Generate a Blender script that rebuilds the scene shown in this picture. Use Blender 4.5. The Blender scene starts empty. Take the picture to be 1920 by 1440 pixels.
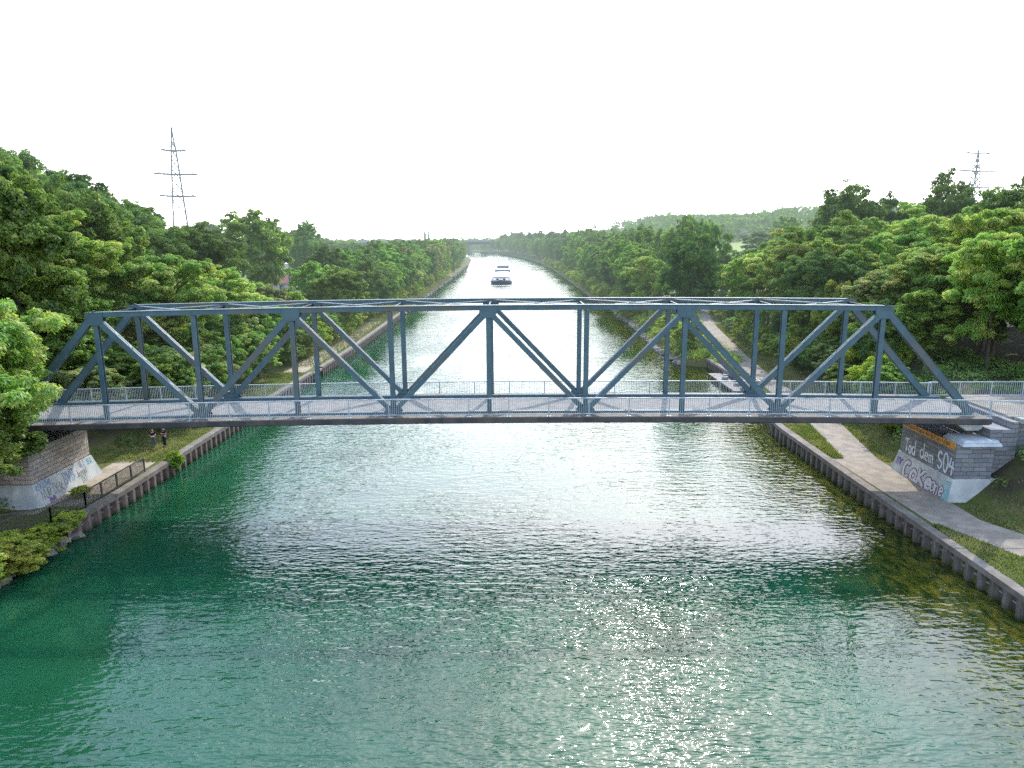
import bpy, math, random
import numpy as np
from mathutils import Vector, Matrix

random.seed(7)
sc = bpy.context.scene
col = sc.collection
R = math.radians

# ------------------------------------------------------------------ camera
CAM_H, FOCAL, PITCH, ROLL = 18.4, 1350.0, 0.2017, 0.0058
cam_d = bpy.data.cameras.new('camera')
cam = bpy.data.objects.new('camera', cam_d)
col.objects.link(cam)
cam_d.sensor_fit = 'HORIZONTAL'
cam_d.sensor_width = 36.0
cam_d.lens = FOCAL / 1920.0 * 36.0
cam_d.clip_start, cam_d.clip_end = 0.5, 6000.0
cam.matrix_world = (Matrix.Translation((0, 0, CAM_H)) @ Matrix.Rotation(R(90) - PITCH, 4, 'X')
                    @ Matrix.Rotation(-ROLL, 4, 'Z'))
sc.camera = cam

# ------------------------------------------------------------------ light
SUN_AZ, SUN_EL = R(13.0), R(38.0)
sdir = Vector((math.sin(SUN_AZ) * math.cos(SUN_EL), math.cos(SUN_AZ) * math.cos(SUN_EL), math.sin(SUN_EL)))
sun_d = bpy.data.lights.new('sun', 'SUN')
sun_d.energy = 5.0
sun_d.angle = R(0.53)
sun_d.color = (1.0, 0.95, 0.87)
sun = bpy.data.objects.new('sun', sun_d)
sun.rotation_euler = sdir.to_track_quat('Z', 'Y').to_euler()
sun.location = sdir * 300
col.objects.link(sun)

world = bpy.data.worlds.new('World')
sc.world = world
world.use_nodes = True
wn = world.node_tree
for n in list(wn.nodes):
    wn.nodes.remove(n)
sky = wn.nodes.new('ShaderNodeTexSky')
sky.sky_type = 'NISHITA'
sky.sun_disc = False
sky.sun_elevation = SUN_EL
sky.sun_rotation = SUN_AZ
sky.altitude = 60
sky.air_density = 1.0
sky.dust_density = 1.0
sky.ozone_density = 1.0
bg = wn.nodes.new('ShaderNodeBackground')
bg.inputs['Strength'].default_value = 0.15
wo = wn.nodes.new('ShaderNodeOutputWorld')
# a milky summer sky: white haze low down, a little blue higher up
hazy = wn.nodes.new('ShaderNodeHueSaturation')
tc = wn.nodes.new('ShaderNodeTexCoord')
sx = wn.nodes.new('ShaderNodeSeparateXYZ')
mr = wn.nodes.new('ShaderNodeMapRange')
mr.interpolation_type = 'SMOOTHSTEP'
mr.inputs[1].default_value, mr.inputs[2].default_value = 0.10, 0.42
mr.inputs[3].default_value, mr.inputs[4].default_value = 0.06, 0.85
wn.links.new(tc.outputs['Generated'], sx.inputs[0])
wn.links.new(sx.outputs[2], mr.inputs[0])
wn.links.new(mr.outputs[0], hazy.inputs['Saturation'])
mv = wn.nodes.new('ShaderNodeMapRange')
mv.inputs[1].default_value, mv.inputs[2].default_value = 0.12, 0.55
mv.inputs[3].default_value, mv.inputs[4].default_value = 2.6, 4.6
wn.links.new(sx.outputs[2], mv.inputs[0])
wn.links.new(mv.outputs[0], hazy.inputs['Value'])
wn.links.new(sky.outputs[0], hazy.inputs['Color'])
wn.links.new(hazy.outputs[0], bg.inputs['Color'])
wn.links.new(bg.outputs[0], wo.inputs['Surface'])

sc.view_settings.view_transform = 'Standard'
sc.view_settings.look = 'None'
sc.view_settings.exposure = 0
sc.view_settings.gamma = 1
sc.render.engine = 'CYCLES'
cy = sc.cycles
try:
    cy.use_denoising = False          # keeps the fine ripples and leaves crisp
    cy.use_adaptive_sampling = False
except Exception:
    pass
cy.max_bounces = 6
cy.diffuse_bounces = 1
cy.glossy_bounces = 3
cy.transmission_bounces = 2
cy.sample_clamp_indirect = 4.0
cy.caustics_reflective = False
cy.caustics_refractive = False

# ------------------------------------------------------------------ materials
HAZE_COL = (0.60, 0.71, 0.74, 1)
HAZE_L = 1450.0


class NT:
    def __init__(s, name):
        s.m = bpy.data.materials.new(name)
        s.m.use_nodes = True
        s.t = s.m.node_tree
        for n in list(s.t.nodes):
            s.t.nodes.remove(n)
        s.out = s.n('ShaderNodeOutputMaterial')

    def n(s, typ, **kw):
        nd = s.t.nodes.new(typ)
        for k, v in kw.items():
            if hasattr(nd, k):
                setattr(nd, k, v)
            else:
                nd.inputs[k].default_value = v
        return nd

    def l(s, a, b):
        s.t.links.new(a, b)

    def math(s, op, a, b=None, c=None, clamp=False):
        nd = s.t.nodes.new('ShaderNodeMath')
        nd.operation = op
        nd.use_clamp = clamp
        for i, v in enumerate((a, b, c)):
            if v is None:
                continue
            if isinstance(v, (int, float)):
                nd.inputs[i].default_value = v
            else:
                s.l(v, nd.inputs[i])
        return nd.outputs[0]

    def mixc(s, fac, a, b, blend='MIX'):
        nd = s.t.nodes.new('ShaderNodeMix')
        nd.data_type = 'RGBA'
        nd.blend_type = blend
        for i, v in ((0, fac), (6, a), (7, b)):
            if isinstance(v, (int, float)):
                nd.inputs[i].default_value = v
            elif isinstance(v, tuple):
                nd.inputs[i].default_value = v if len(v) == 4 else v + (1,)
            else:
                s.l(v, nd.inputs[i])
        return nd.outputs[2]

    def noise(s, scale, vec=None, detail=4, rough=0.55, w=None):
        nd = s.n('ShaderNodeTexNoise')
        nd.inputs['Scale'].default_value = scale
        nd.inputs['Detail'].default_value = detail
        nd.inputs['Roughness'].default_value = rough
        if vec is not None:
            s.l(vec, nd.inputs['Vector'])
        return nd.outputs['Fac']

    def ramp(s, fac, a, b, smooth=True):
        nd = s.n('ShaderNodeMapRange')
        nd.interpolation_type = 'SMOOTHSTEP' if smooth else 'LINEAR'
        s.l(fac, nd.inputs[0])
        nd.inputs[1].default_value = a
        nd.inputs[2].default_value = b
        return nd.outputs[0]

    def pos(s):
        return s.n('ShaderNodeNewGeometry').outputs['Position']

    def sep(s, v):
        nd = s.n('ShaderNodeSeparateXYZ')
        s.l(v, nd.inputs[0])
        return nd.outputs

    def mapping(s, v, scale):
        nd = s.n('ShaderNodeMapping')
        nd.inputs['Scale'].default_value = scale
        s.l(v, nd.inputs[0])
        return nd.outputs[0]

    def bump(s, h, strength, dist):
        nd = s.n('ShaderNodeBump')
        nd.inputs['Strength'].default_value = strength
        nd.inputs['Distance'].default_value = dist
        s.l(h, nd.inputs['Height'])
        return nd.outputs[0]

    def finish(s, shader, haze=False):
        """haze: aerial perspective painted on by mixing a pale glow into the surface, growing with distance up the canal"""
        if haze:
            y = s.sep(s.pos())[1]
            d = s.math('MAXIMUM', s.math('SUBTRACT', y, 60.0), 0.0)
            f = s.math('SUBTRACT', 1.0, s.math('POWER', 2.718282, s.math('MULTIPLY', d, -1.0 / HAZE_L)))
            em = s.n('ShaderNodeEmission')  # painted haze: the surface itself glows paler with distance
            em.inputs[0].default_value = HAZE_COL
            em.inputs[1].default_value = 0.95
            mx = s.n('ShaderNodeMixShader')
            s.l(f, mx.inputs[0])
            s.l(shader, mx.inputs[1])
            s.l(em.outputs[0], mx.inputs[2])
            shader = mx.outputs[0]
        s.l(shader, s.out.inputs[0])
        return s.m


def plain(name, c1, c2=None, rough=0.6, scale=3.0, bump=0.0, metal=0.0, haze=False, stain=None, spec=0.4, detail=5):
    t = NT(name)
    p = t.n('ShaderNodeBsdfPrincipled')
    p.inputs['Roughness'].default_value = rough
    p.inputs['Metallic'].default_value = metal
    p.inputs['Specular IOR Level'].default_value = spec
    v = t.pos()
    f = t.noise(scale, v, detail)
    c2 = c2 or tuple(x * 0.75 for x in c1)
    c = t.mixc(t.ramp(f, 0.35, 0.65), c1, c2)
    if stain:
        f2 = t.noise(scale * 0.22, t.mapping(v, (1, 1, 0.35)), 6, 0.65)
        c = t.mixc(t.math('MULTIPLY', t.ramp(f2, 0.48, 0.68), 0.75), c, stain)
    t.l(c, p.inputs['Base Color'])
    if bump:
        t.l(t.bump(t.noise(scale * 4, v, 6), bump, 0.02), p.inputs['Normal'])
    return t.finish(p.outputs[0], haze)


def leaf_mat(name, dark, mid, light, trans=0.38):
    t = NT(name)
    g = t.n('ShaderNodeNewGeometry')
    oi = t.n('ShaderNodeObjectInfo')
    ri = g.outputs['Random Per Island']
    c = t.mixc(t.ramp(ri, 0.0, 1.0, False), dark, mid)
    nz = t.noise(0.45, g.outputs['Position'], 3)
    c = t.mixc(t.ramp(nz, 0.42, 0.66), c, light)
    # each tree a little different
    hv = t.n('ShaderNodeHueSaturation')
    t.l(t.math('MULTIPLY_ADD', oi.outputs['Random'], 0.035, 0.488), hv.inputs['Hue'])
    t.l(t.math('MULTIPLY_ADD', t.math('FRACT', t.math('MULTIPLY', oi.outputs['Random'], 7.31)), 0.65, 0.72), hv.inputs['Value'])
    t.l(c, hv.inputs['Color'])
    c = hv.outputs[0]
    d = t.n('ShaderNodeBsdfDiffuse')
    t.l(c, d.inputs[0])
    tr = t.n('ShaderNodeBsdfTranslucent')
    t.l(t.mixc(1.0, c, (1.55, 1.65, 0.85), 'MULTIPLY'), tr.inputs[0])
    gl = t.n('ShaderNodeBsdfGlossy')
    gl.inputs['Roughness'].default_value = 0.5
    gl.inputs[0].default_value = (0.8, 0.85, 0.8, 1)
    m1 = t.n('ShaderNodeMixShader')
    m1.inputs[0].default_value = trans
    t.l(d.outputs[0], m1.inputs[1])
    t.l(tr.outputs[0], m1.inputs[2])
    m2 = t.n('ShaderNodeMixShader')
    m2.inputs[0].default_value = 0.03
    t.l(m1.outputs[0], m2.inputs[1])
    t.l(gl.outputs[0], m2.inputs[2])
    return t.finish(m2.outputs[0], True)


M = {}
M['steel'] = plain('bridge_steel', (0.072, 0.132, 0.154), (0.054, 0.104, 0.126), 0.62, 1.6, 0.05, stain=(0.115, 0.105, 0.09))
M['steel_dark'] = plain('girder_steel', (0.03, 0.045, 0.055), (0.02, 0.03, 0.038), 0.6, 1.5)
M['steel_light'] = plain('bracing_steel', (0.30, 0.34, 0.34), (0.22, 0.26, 0.27), 0.5, 2.0)
M['rail'] = plain('galvanised_rail', (0.38, 0.44, 0.47), (0.28, 0.34, 0.38), 0.45, 4.0)
M['rail_dark'] = plain('weathered_rail', (0.075, 0.075, 0.062), (0.05, 0.05, 0.042), 0.6, 4.0)
M['fascia'] = plain('grimy_concrete', (0.075, 0.075, 0.078), (0.045, 0.045, 0.05), 0.9, 1.2, 0.15, stain=(0.12, 0.10, 0.08))
M['deck'] = plain('walkway_concrete', (0.17, 0.152, 0.13), (0.115, 0.105, 0.09), 0.9, 2.5, 0.1, stain=(0.15, 0.13, 0.11))
M['road'] = plain('pale_asphalt', (0.225, 0.22, 0.205), (0.17, 0.166, 0.155), 0.92, 1.8, 0.1)
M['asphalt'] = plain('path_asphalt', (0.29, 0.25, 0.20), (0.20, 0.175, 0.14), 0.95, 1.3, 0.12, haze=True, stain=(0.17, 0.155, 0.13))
M['sand'] = plain('sandy_path', (0.36, 0.31, 0.24), (0.26, 0.22, 0.17), 0.95, 1.6, 0.15, stain=(0.16, 0.16, 0.08))
M['concrete'] = plain('wall_concrete', (0.34, 0.34, 0.32), (0.24, 0.245, 0.235), 0.9, 1.7, 0.1, stain=(0.13, 0.13, 0.11))
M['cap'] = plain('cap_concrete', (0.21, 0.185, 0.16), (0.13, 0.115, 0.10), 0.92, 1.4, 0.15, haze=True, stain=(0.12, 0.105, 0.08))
M['pad'] = plain('bearing_concrete', (0.46, 0.50, 0.50), (0.36, 0.40, 0.41), 0.85, 1.4)
M['whitewash'] = plain('whitewashed_plinth', (0.50, 0.515, 0.50), (0.36, 0.39, 0.39), 0.85, 1.1, stain=(0.20, 0.23, 0.22))
M['stone_rip'] = plain('bank_stone', (0.26, 0.245, 0.21), (0.13, 0.125, 0.105), 0.9, 1.5, 0.2, haze=True)
M['orange'] = plain('orange_sign_paint', (0.62, 0.27, 0.035), (0.52, 0.22, 0.03), 0.55, 2.0)
M['black'] = plain('black_paint', (0.016, 0.015, 0.016), (0.03, 0.028, 0.03), 0.6)
M['white'] = plain('white_paint', (0.78, 0.78, 0.76), (0.68, 0.69, 0.68), 0.5, haze=True)
M['spray_white'] = plain('white_spray_paint', (0.70, 0.74, 0.78), (0.52, 0.58, 0.64), 0.7, 3)
M['spray_black'] = plain('black_spray_paint', (0.03, 0.025, 0.035), (0.06, 0.05, 0.06), 0.7, 3)
M['spray_pink'] = plain('pale_pink_spray_paint', (0.56, 0.53, 0.55), (0.44, 0.42, 0.46), 0.7, 2)
M['spray_grey'] = plain('faded_spray_paint', (0.13, 0.15, 0.15), (0.27, 0.29, 0.29), 0.7, 3)
M['spray_blue'] = plain('blue_spray_paint', (0.14, 0.20, 0.34), (0.24, 0.31, 0.42), 0.7, 3)
M['spray_teal'] = plain('teal_spray_paint', (0.10, 0.34, 0.38), (0.16, 0.42, 0.45), 0.7, 3)
M['spray_purple'] = plain('purple_spray_paint', (0.10, 0.06, 0.22), (0.14, 0.08, 0.26), 0.7, 3)
M['rust'] = plain('rusty_steel', (0.22, 0.12, 0.06), (0.12, 0.06, 0.03), 0.85, 6)
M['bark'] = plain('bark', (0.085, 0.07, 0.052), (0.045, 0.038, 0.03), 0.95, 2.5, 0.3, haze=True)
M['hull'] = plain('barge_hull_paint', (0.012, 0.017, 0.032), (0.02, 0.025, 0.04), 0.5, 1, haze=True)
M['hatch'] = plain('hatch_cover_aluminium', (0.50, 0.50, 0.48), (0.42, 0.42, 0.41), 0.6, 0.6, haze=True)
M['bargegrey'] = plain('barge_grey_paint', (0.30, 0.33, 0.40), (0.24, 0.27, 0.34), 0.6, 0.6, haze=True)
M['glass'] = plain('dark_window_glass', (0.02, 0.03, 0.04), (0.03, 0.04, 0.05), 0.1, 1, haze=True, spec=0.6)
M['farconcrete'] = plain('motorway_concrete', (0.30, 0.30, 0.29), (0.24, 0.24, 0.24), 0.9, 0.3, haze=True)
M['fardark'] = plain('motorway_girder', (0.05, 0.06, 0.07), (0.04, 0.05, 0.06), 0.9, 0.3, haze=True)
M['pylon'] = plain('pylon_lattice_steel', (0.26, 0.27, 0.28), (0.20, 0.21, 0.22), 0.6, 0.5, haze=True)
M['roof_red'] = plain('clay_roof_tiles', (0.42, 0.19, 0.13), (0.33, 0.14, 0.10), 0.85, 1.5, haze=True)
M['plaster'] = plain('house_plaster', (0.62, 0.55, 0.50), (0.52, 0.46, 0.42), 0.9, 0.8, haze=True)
M['skin'] = plain('skin', (0.52, 0.30, 0.21), (0.46, 0.25, 0.17), 0.55, 8)
M['hair_brown'] = plain('brown_hair', (0.09, 0.05, 0.03), (0.05, 0.03, 0.02), 0.7, 20)
M['hair_dark'] = plain('dark_hair', (0.02, 0.017, 0.015), (0.03, 0.025, 0.02), 0.7, 20)
M['cloth_black'] = plain('black_cotton', (0.016, 0.015, 0.02), (0.024, 0.02, 0.028), 0.9, 12)
M['cloth_navy'] = plain('navy_cotton', (0.018, 0.022, 0.045), (0.012, 0.016, 0.032), 0.9, 12)
M['jeans'] = plain('washed_jeans', (0.10, 0.15, 0.20), (0.07, 0.11, 0.15), 0.9, 12)
M['shoe'] = plain('grey_shoe_leather', (0.09, 0.09, 0.09), (0.05, 0.05, 0.05), 0.6, 8)
M['timber'] = plain('weathered_boards', (0.27, 0.25, 0.225), (0.17, 0.16, 0.145), 0.85, 1.6, 0.1)

# masonry: coursed stone blocks
def masonry(name, a, b, mortar, bw, bh):
    t = NT(name)
    v = t.pos()
    x, y, z = t.sep(v)
    cb = t.n('ShaderNodeCombineXYZ')
    t.l(t.math('ADD', x, y), cb.inputs[0])
    t.l(z, cb.inputs[1])
    wob = t.n('ShaderNodeVectorMath', operation='SCALE')
    wn_ = t.n('ShaderNodeTexNoise')
    wn_.inputs['Scale'].default_value = 1.7
    t.l(v, wn_.inputs['Vector'])
    t.l(wn_.outputs['Color'], wob.inputs[0])
    wob.inputs['Scale'].default_value = 0.10
    ad = t.n('ShaderNodeVectorMath', operation='ADD')
    t.l(cb.outputs[0], ad.inputs[0])
    t.l(wob.outputs[0], ad.inputs[1])
    br = t.n('ShaderNodeTexBrick')
    br.inputs['Scale'].default_value = 1.0
    br.inputs['Brick Width'].default_value = bw
    br.inputs['Row Height'].default_value = bh
    br.inputs['Mortar Size'].default_value = 0.016
    br.inputs['Mortar Smooth'].default_value = 0.5
    br.inputs['Bias'].default_value = -0.1
    br.offset = 0.5
    br.squash = 1.35
    br.squash_frequency = 3
    t.l(ad.outputs[0], br.inputs['Vector'])
    br.inputs['Color1'].default_value = a + (1,)
    br.inputs['Color2'].default_value = b + (1,)
    br.inputs['Mortar'].default_value = mortar + (1,)
    n2 = t.noise(0.9, v, 6, 0.65)
    c = t.mixc(t.math('MULTIPLY', t.ramp(n2, 0.4, 0.75), 0.55), br.outputs['Color'], tuple(k * 0.55 for k in a))
    n3 = t.noise(4.5, v, 3)
    c = t.mixc(t.math('MULTIPLY', t.ramp(n3, 0.5, 0.7), 0.35), c, (0.26, 0.19, 0.14))
    p = t.n('ShaderNodeBsdfPrincipled')
    p.inputs['Roughness'].default_value = 0.9
    p.inputs['Specular IOR Level'].default_value = 0.25
    t.l(c, p.inputs['Base Color'])
    h = t.math('ADD', t.math('MULTIPLY', br.outputs['Fac'], -1.0), t.math('MULTIPLY', t.noise(5, v, 5), 0.9))
    t.l(t.bump(h, 0.9, 0.06), p.inputs['Normal'])
    return t.finish(p.outputs[0])


M['stone_r'] = masonry('grey_block_masonry', (0.24, 0.255, 0.27), (0.15, 0.16, 0.175), (0.08, 0.085, 0.09), 0.85, 0.30)
M['stone_l'] = masonry('tan_block_masonry', (0.47, 0.42, 0.37), (0.31, 0.275, 0.24), (0.15, 0.13, 0.11), 0.72, 0.29)

# sheet piles: rusty brown with pale streaks, algae at the waterline
def piles(name, a, b, streak):
    t = NT(name)
    v = t.pos()
    x, y, z = t.sep(v)
    n1 = t.noise(1.2, t.mapping(v, (2.2, 2.2, 0.5)), 6, 0.65)
    c = t.mixc(t.ramp(n1, 0.35, 0.7), a, b)
    n2 = t.noise(2.3, t.mapping(v, (2.5, 2.5, 0.25)), 4)
    c = t.mixc(t.math('MULTIPLY', t.ramp(n2, 0.5, 0.72), 0.7), c, streak)
    al = t.ramp(t.math('ADD', z, t.math('MULTIPLY', t.noise(3, v), 0.4)), 0.62, 0.12)
    c = t.mixc(al, c, (0.035, 0.04, 0.016))
    p = t.n('ShaderNodeBsdfPrincipled')
    p.inputs['Roughness'].default_value = 0.85
    t.l(c, p.inputs['Base Color'])
    t.l(t.bump(t.noise(9, v, 6), 0.4, 0.03), p.inputs['Normal'])
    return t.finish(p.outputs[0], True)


M['pile_l'] = piles('brown_sheet_piles', (0.17, 0.125, 0.108), (0.09, 0.066, 0.058), (0.26, 0.205, 0.185))
M['pile_r'] = piles('grey_sheet_piles', (0.13, 0.112, 0.098), (0.06, 0.05, 0.043), (0.25, 0.235, 0.22))


def ground_material():
    t = NT('grassy_ground')
    v = t.pos()
    x, y, z = t.sep(v)
    big = t.noise(0.09, v, 4)
    med = t.noise(0.7, v, 5, 0.6)
    fin = t.noise(6.0, v, 4, 0.7)
    c = t.mixc(t.ramp(med, 0.35, 0.68), (0.075, 0.098, 0.024), (0.140, 0.140, 0.050))
    c = t.mixc(t.math('MULTIPLY', t.ramp(fin, 0.42, 0.66), 0.6), c, (0.034, 0.048, 0.012))
    c = t.mixc(t.math('MULTIPLY', t.ramp(big, 0.48, 0.62), 0.5), c, (0.20, 0.16, 0.085))
    # bare leaf litter under the trees on the banks
    litter = t.math('MULTIPLY', t.ramp(z, 1.5, 2.6), t.ramp(y, 170.0, 120.0))
    c = t.mixc(t.math('MULTIPLY', litter, t.ramp(med, 0.30, 0.52)), c, (0.055, 0.047, 0.03))
    # the mown field beyond the trees on the right
    field = t.math('MULTIPLY', t.math('MULTIPLY', t.ramp(y, 230.0, 300.0), t.ramp(y, 560.0, 520.0)), t.ramp(x, 70.0, 90.0))
    c = t.mixc(t.ramp(y, 540.0, 580.0), c, (0.05, 0.085, 0.025))
    c = t.mixc(field, c, (0.20, 0.26, 0.07))
    p = t.n('ShaderNodeBsdfPrincipled')
    p.inputs['Roughness'].default_value = 0.95
    p.inputs['Specular IOR Level'].default_value = 0.15
    t.l(c, p.inputs['Base Color'])
    t.l(t.bump(t.math('ADD', fin, med), 0.7, 0.08), p.inputs['Normal'])
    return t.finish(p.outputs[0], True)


M['ground'] = ground_material()


def water_material():
    t = NT('canal_water')
    v = t.pos()
    x, y, z = t.sep(v)
    # wind ripples in three sizes, crests lying across the canal, broken into patches
    w1 = t.noise(1.0, t.mapping(v, (0.16, 0.42, 1)), 2, 0.5)
    w2 = t.noise(1.0, t.mapping(v, (0.78, 2.1, 1)), 2, 0.45)
    w3 = t.noise(1.0, t.mapping(v, (2.3, 4.6, 1)), 1, 0.5)
    patch = t.ramp(t.noise(0.06, t.mapping(v, (1.0, 0.7, 1)), 3), 0.32, 0.66)
    # sheltered water along both banks
    lee = t.math('MULTIPLY', t.ramp(x, -27.0, -12.0), t.math('MULTIPLY_ADD', t.ramp(x, 22.0, 7.0), 0.88, 0.12))
    amp = t.math('MULTIPLY', t.math('MULTIPLY_ADD', patch, 0.75, 0.4), t.math('MULTIPLY_ADD', lee, 0.65, 0.35))
    h = t.math('ADD', t.math('MULTIPLY', w1, 0.07), t.math('ADD', t.math('MULTIPLY', w2, 0.108), t.math('MULTIPLY', w3, 0.050)))
    h = t.math('MULTIPLY', h, amp)
    bmp = t.bump(h, 1.0, 1.0)
    # body colour: deep green, weedy olive shallows along the right bank
    deep = t.mixc(t.ramp(t.noise(0.12, v, 3), 0.35, 0.65), (0.007, 0.052, 0.024), (0.010, 0.069, 0.034))
    sh = t.math('ADD', x, t.math('MULTIPLY', t.math('SUBTRACT', t.noise(0.35, t.mapping(v, (1, 0.55, 1)), 5, 0.65), 0.5), 7.0))
    weed = t.mixc(t.ramp(t.noise(1.4, t.mapping(v, (1.6, 0.7, 1)), 5, 0.7), 0.38, 0.64), (0.010, 0.024, 0.005), (0.070, 0.072, 0.010))
    near = t.math('MULTIPLY', t.ramp(sh, 14.5, 22.5), t.ramp(y, 320.0, 140.0))
    c = t.mixc(near, deep, weed)
    # light is scattered back from metres down, so shadows on the water are soft
    d = t.n('ShaderNodeSubsurfaceScattering')
    d.falloff = 'BURLEY'
    t.l(c, d.inputs['Color'])
    d.inputs['Scale'].default_value = 2.2
    d.inputs['Radius'].default_value = (0.8, 1.3, 1.1)
    g = t.n('ShaderNodeBsdfGlossy')
    g.inputs['Roughness'].default_value = 0.04
    g.inputs[0].default_value = (1, 1, 1, 1)
    t.l(bmp, g.inputs['Normal'])
    fr = t.n('ShaderNodeFresnel')
    fr.inputs['IOR'].default_value = 1.40
    t.l(bmp, fr.inputs['Normal'])
    mx = t.n('ShaderNodeMixShader')
    t.l(fr.outputs[0], mx.inputs[0])
    t.l(d.outputs[0], mx.inputs[1])
    t.l(g.outputs[0], mx.inputs[2])
    return t.finish(mx.outputs[0])


M['water'] = water_material()

# foliage (dark, mid, light)
M['leaf_locust'] = leaf_mat('locust_leaves', (0.101, 0.194, 0.033), (0.215, 0.350, 0.061), (0.348, 0.380, 0.101), 0.46)
M['leaf_oak'] = leaf_mat('oak_leaves', (0.041, 0.086, 0.021), (0.090, 0.154, 0.035), (0.160, 0.237, 0.056), 0.34)
M['leaf_maple'] = leaf_mat('maple_leaves', (0.067, 0.137, 0.019), (0.144, 0.237, 0.042), (0.241, 0.346, 0.069), 0.42)
M['leaf_pale'] = leaf_mat('pale_underside_leaves', (0.115, 0.167, 0.041), (0.196, 0.266, 0.071), (0.380, 0.380, 0.155), 0.35)
M['leaf_poplar'] = leaf_mat('poplar_leaves', (0.067, 0.124, 0.034), (0.129, 0.197, 0.052), (0.196, 0.279, 0.077), 0.32)
M['leaf_bush'] = leaf_mat('bush_leaves', (0.115, 0.188, 0.021), (0.221, 0.302, 0.037), (0.372, 0.380, 0.063), 0.42)
M['grass_blades'] = leaf_mat('grass_blades', (0.080, 0.108, 0.026), (0.138, 0.160, 0.045), (0.200, 0.190, 0.085), 0.32)

# ------------------------------------------------------------------ mesh helpers
class MB:
    def __init__(s):
        s.v, s.f, s.mi = [], [], []

    def quadbox(s, c8, mi=0):
        b = len(s.v)
        s.v += [tuple(p) for p in c8]
        for q in ((0, 3, 2, 1), (4, 5, 6, 7), (0, 1, 5, 4), (1, 2, 6, 5), (2, 3, 7, 6), (3, 0, 4, 7)):
            s.f.append(tuple(b + i for i in q))
            s.mi.append(mi)
        return s

    def box(s, x0, x1, y0, y1, z0, z1, mi=0):
        return s.quadbox([(x0, y0, z0), (x1, y0, z0), (x1, y1, z0), (x0, y1, z0),
                          (x0, y0, z1), (x1, y0, z1), (x1, y1, z1), (x0, y1, z1)], mi)

    def beam(s, p, q, w, h, up=(0, 0, 1), mi=0, off=(0, 0)):
        """box along p-q; w across, h along 'up'; off shifts it (across, up)"""
        p, q, up = Vector(p), Vector(q), Vector(up)
        d = (q - p).normalized()
        a = d.cross(up)
        a = a.normalized() if a.length > 1e-6 else Vector((1, 0, 0))
        u = a.cross(d).normalized()
        sh = a * off[0] + u * off[1]
        c = []
        for e in (p + sh, q + sh):
            c.append([e - a * w / 2 - u * h / 2, e + a * w / 2 - u * h / 2, e + a * w / 2 + u * h / 2, e - a * w / 2 + u * h / 2])
        return s.quadbox(c[0] + c[1], mi)

    def tube(s, pts, rad, n=8, mi=0, cap=True):
        pts = [Vector(p) for p in pts]
        rad = rad if isinstance(rad, (list, tuple)) else [rad] * len(pts)
        b = len(s.v)
        for i, p in enumerate(pts):
            d = (pts[min(i + 1, len(pts) - 1)] - pts[max(i - 1, 0)]).normalized()
            a = d.cross(Vector((0, 0, 1)))
            a = a.normalized() if a.length > 1e-4 else Vector((1, 0, 0))
            u = d.cross(a)
            for k in range(n):
                t = 2 * math.pi * k / n
                s.v.append(tuple(p + (a * math.cos(t) + u * math.sin(t)) * rad[i]))
        for i in range(len(pts) - 1):
            for k in range(n):
                s.f.append((b + i * n + k, b + i * n + (k + 1) % n, b + (i + 1) * n + (k + 1) % n, b + (i + 1) * n + k))
                s.mi.append(mi)
        if cap:
            s.f.append(tuple(b + k for k in reversed(range(n))))
            s.f.append(tuple(b + (len(pts) - 1) * n + k for k in range(n)))
            s.mi += [mi, mi]
        return s

    def prism(s, poly, ext, mi=0):
        """polygon (list of 3D points) extruded by vector ext"""
        b = len(s.v)
        n = len(poly)
        e = Vector(ext)
        s.v += [tuple(p) for p in poly] + [tuple(Vector(p) + e) for p in poly]
        s.f.append(tuple(b + i for i in reversed(range(n))))
        s.f.append(tuple(b + n + i for i in range(n)))
        s.mi += [mi, mi]
        for i in range(n):
            j = (i + 1) % n
            s.f.append((b + i, b + j, b + n + j, b + n + i))
            s.mi.append(mi)
        return s

    def face(s, pts, mi=0):
        b = len(s.v)
        s.v += [tuple(p) for p in pts]
        s.f.append(tuple(range(b, b + len(pts))))
        s.mi.append(mi)
        return s

    def ball(s, c, r, n=10, m=6, mi=0):
        c = Vector(c)
        r = r if isinstance(r, (tuple, list)) else (r, r, r)
        b = len(s.v)
        for i in range(m + 1):
            th = math.pi * i / m
            for k in range(n):
                ph = 2 * math.pi * k / n
                s.v.append((c.x + r[0] * math.sin(th) * math.cos(ph), c.y + r[1] * math.sin(th) * math.sin(ph), c.z + r[2] * math.cos(th)))
        for i in range(m):
            for k in range(n):
                s.f.append((b + i * n + k, b + (i + 1) * n + k, b + (i + 1) * n + (k + 1) % n, b + i * n + (k + 1) % n))
                s.mi.append(mi)
        return s

    def build(s, name, mats, parent=None, bevel=0.0, smooth=False):
        me = bpy.data.meshes.new(name)
        me.from_pydata(s.v, [], s.f)
        mats = mats if isinstance(mats, (list, tuple)) else [mats]
        for m in mats:
            me.materials.append(m)
        if len(mats) > 1:
            me.polygons.foreach_set('material_index', s.mi)
        if smooth:
            me.polygons.foreach_set('use_smooth', [True] * len(s.f))
        me.validate()
        me.update()
        o = bpy.data.objects.new(name, me)
        col.objects.link(o)
        if parent is not None:
            o.parent = parent
            w = world_of(parent)
            o.matrix_parent_inverse = w.inverted()
        if bevel:
            b = o.modifiers.new('bevel', 'BEVEL')
            b.width = bevel
            b.segments = 1
            b.limit_method = 'ANGLE'
        return o


def world_of(o):
    m = Matrix.LocRotScale(o.location, o.rotation_euler, o.scale)
    if o.parent is not None:
        m = world_of(o.parent) @ o.matrix_parent_inverse @ m
    return m


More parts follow.
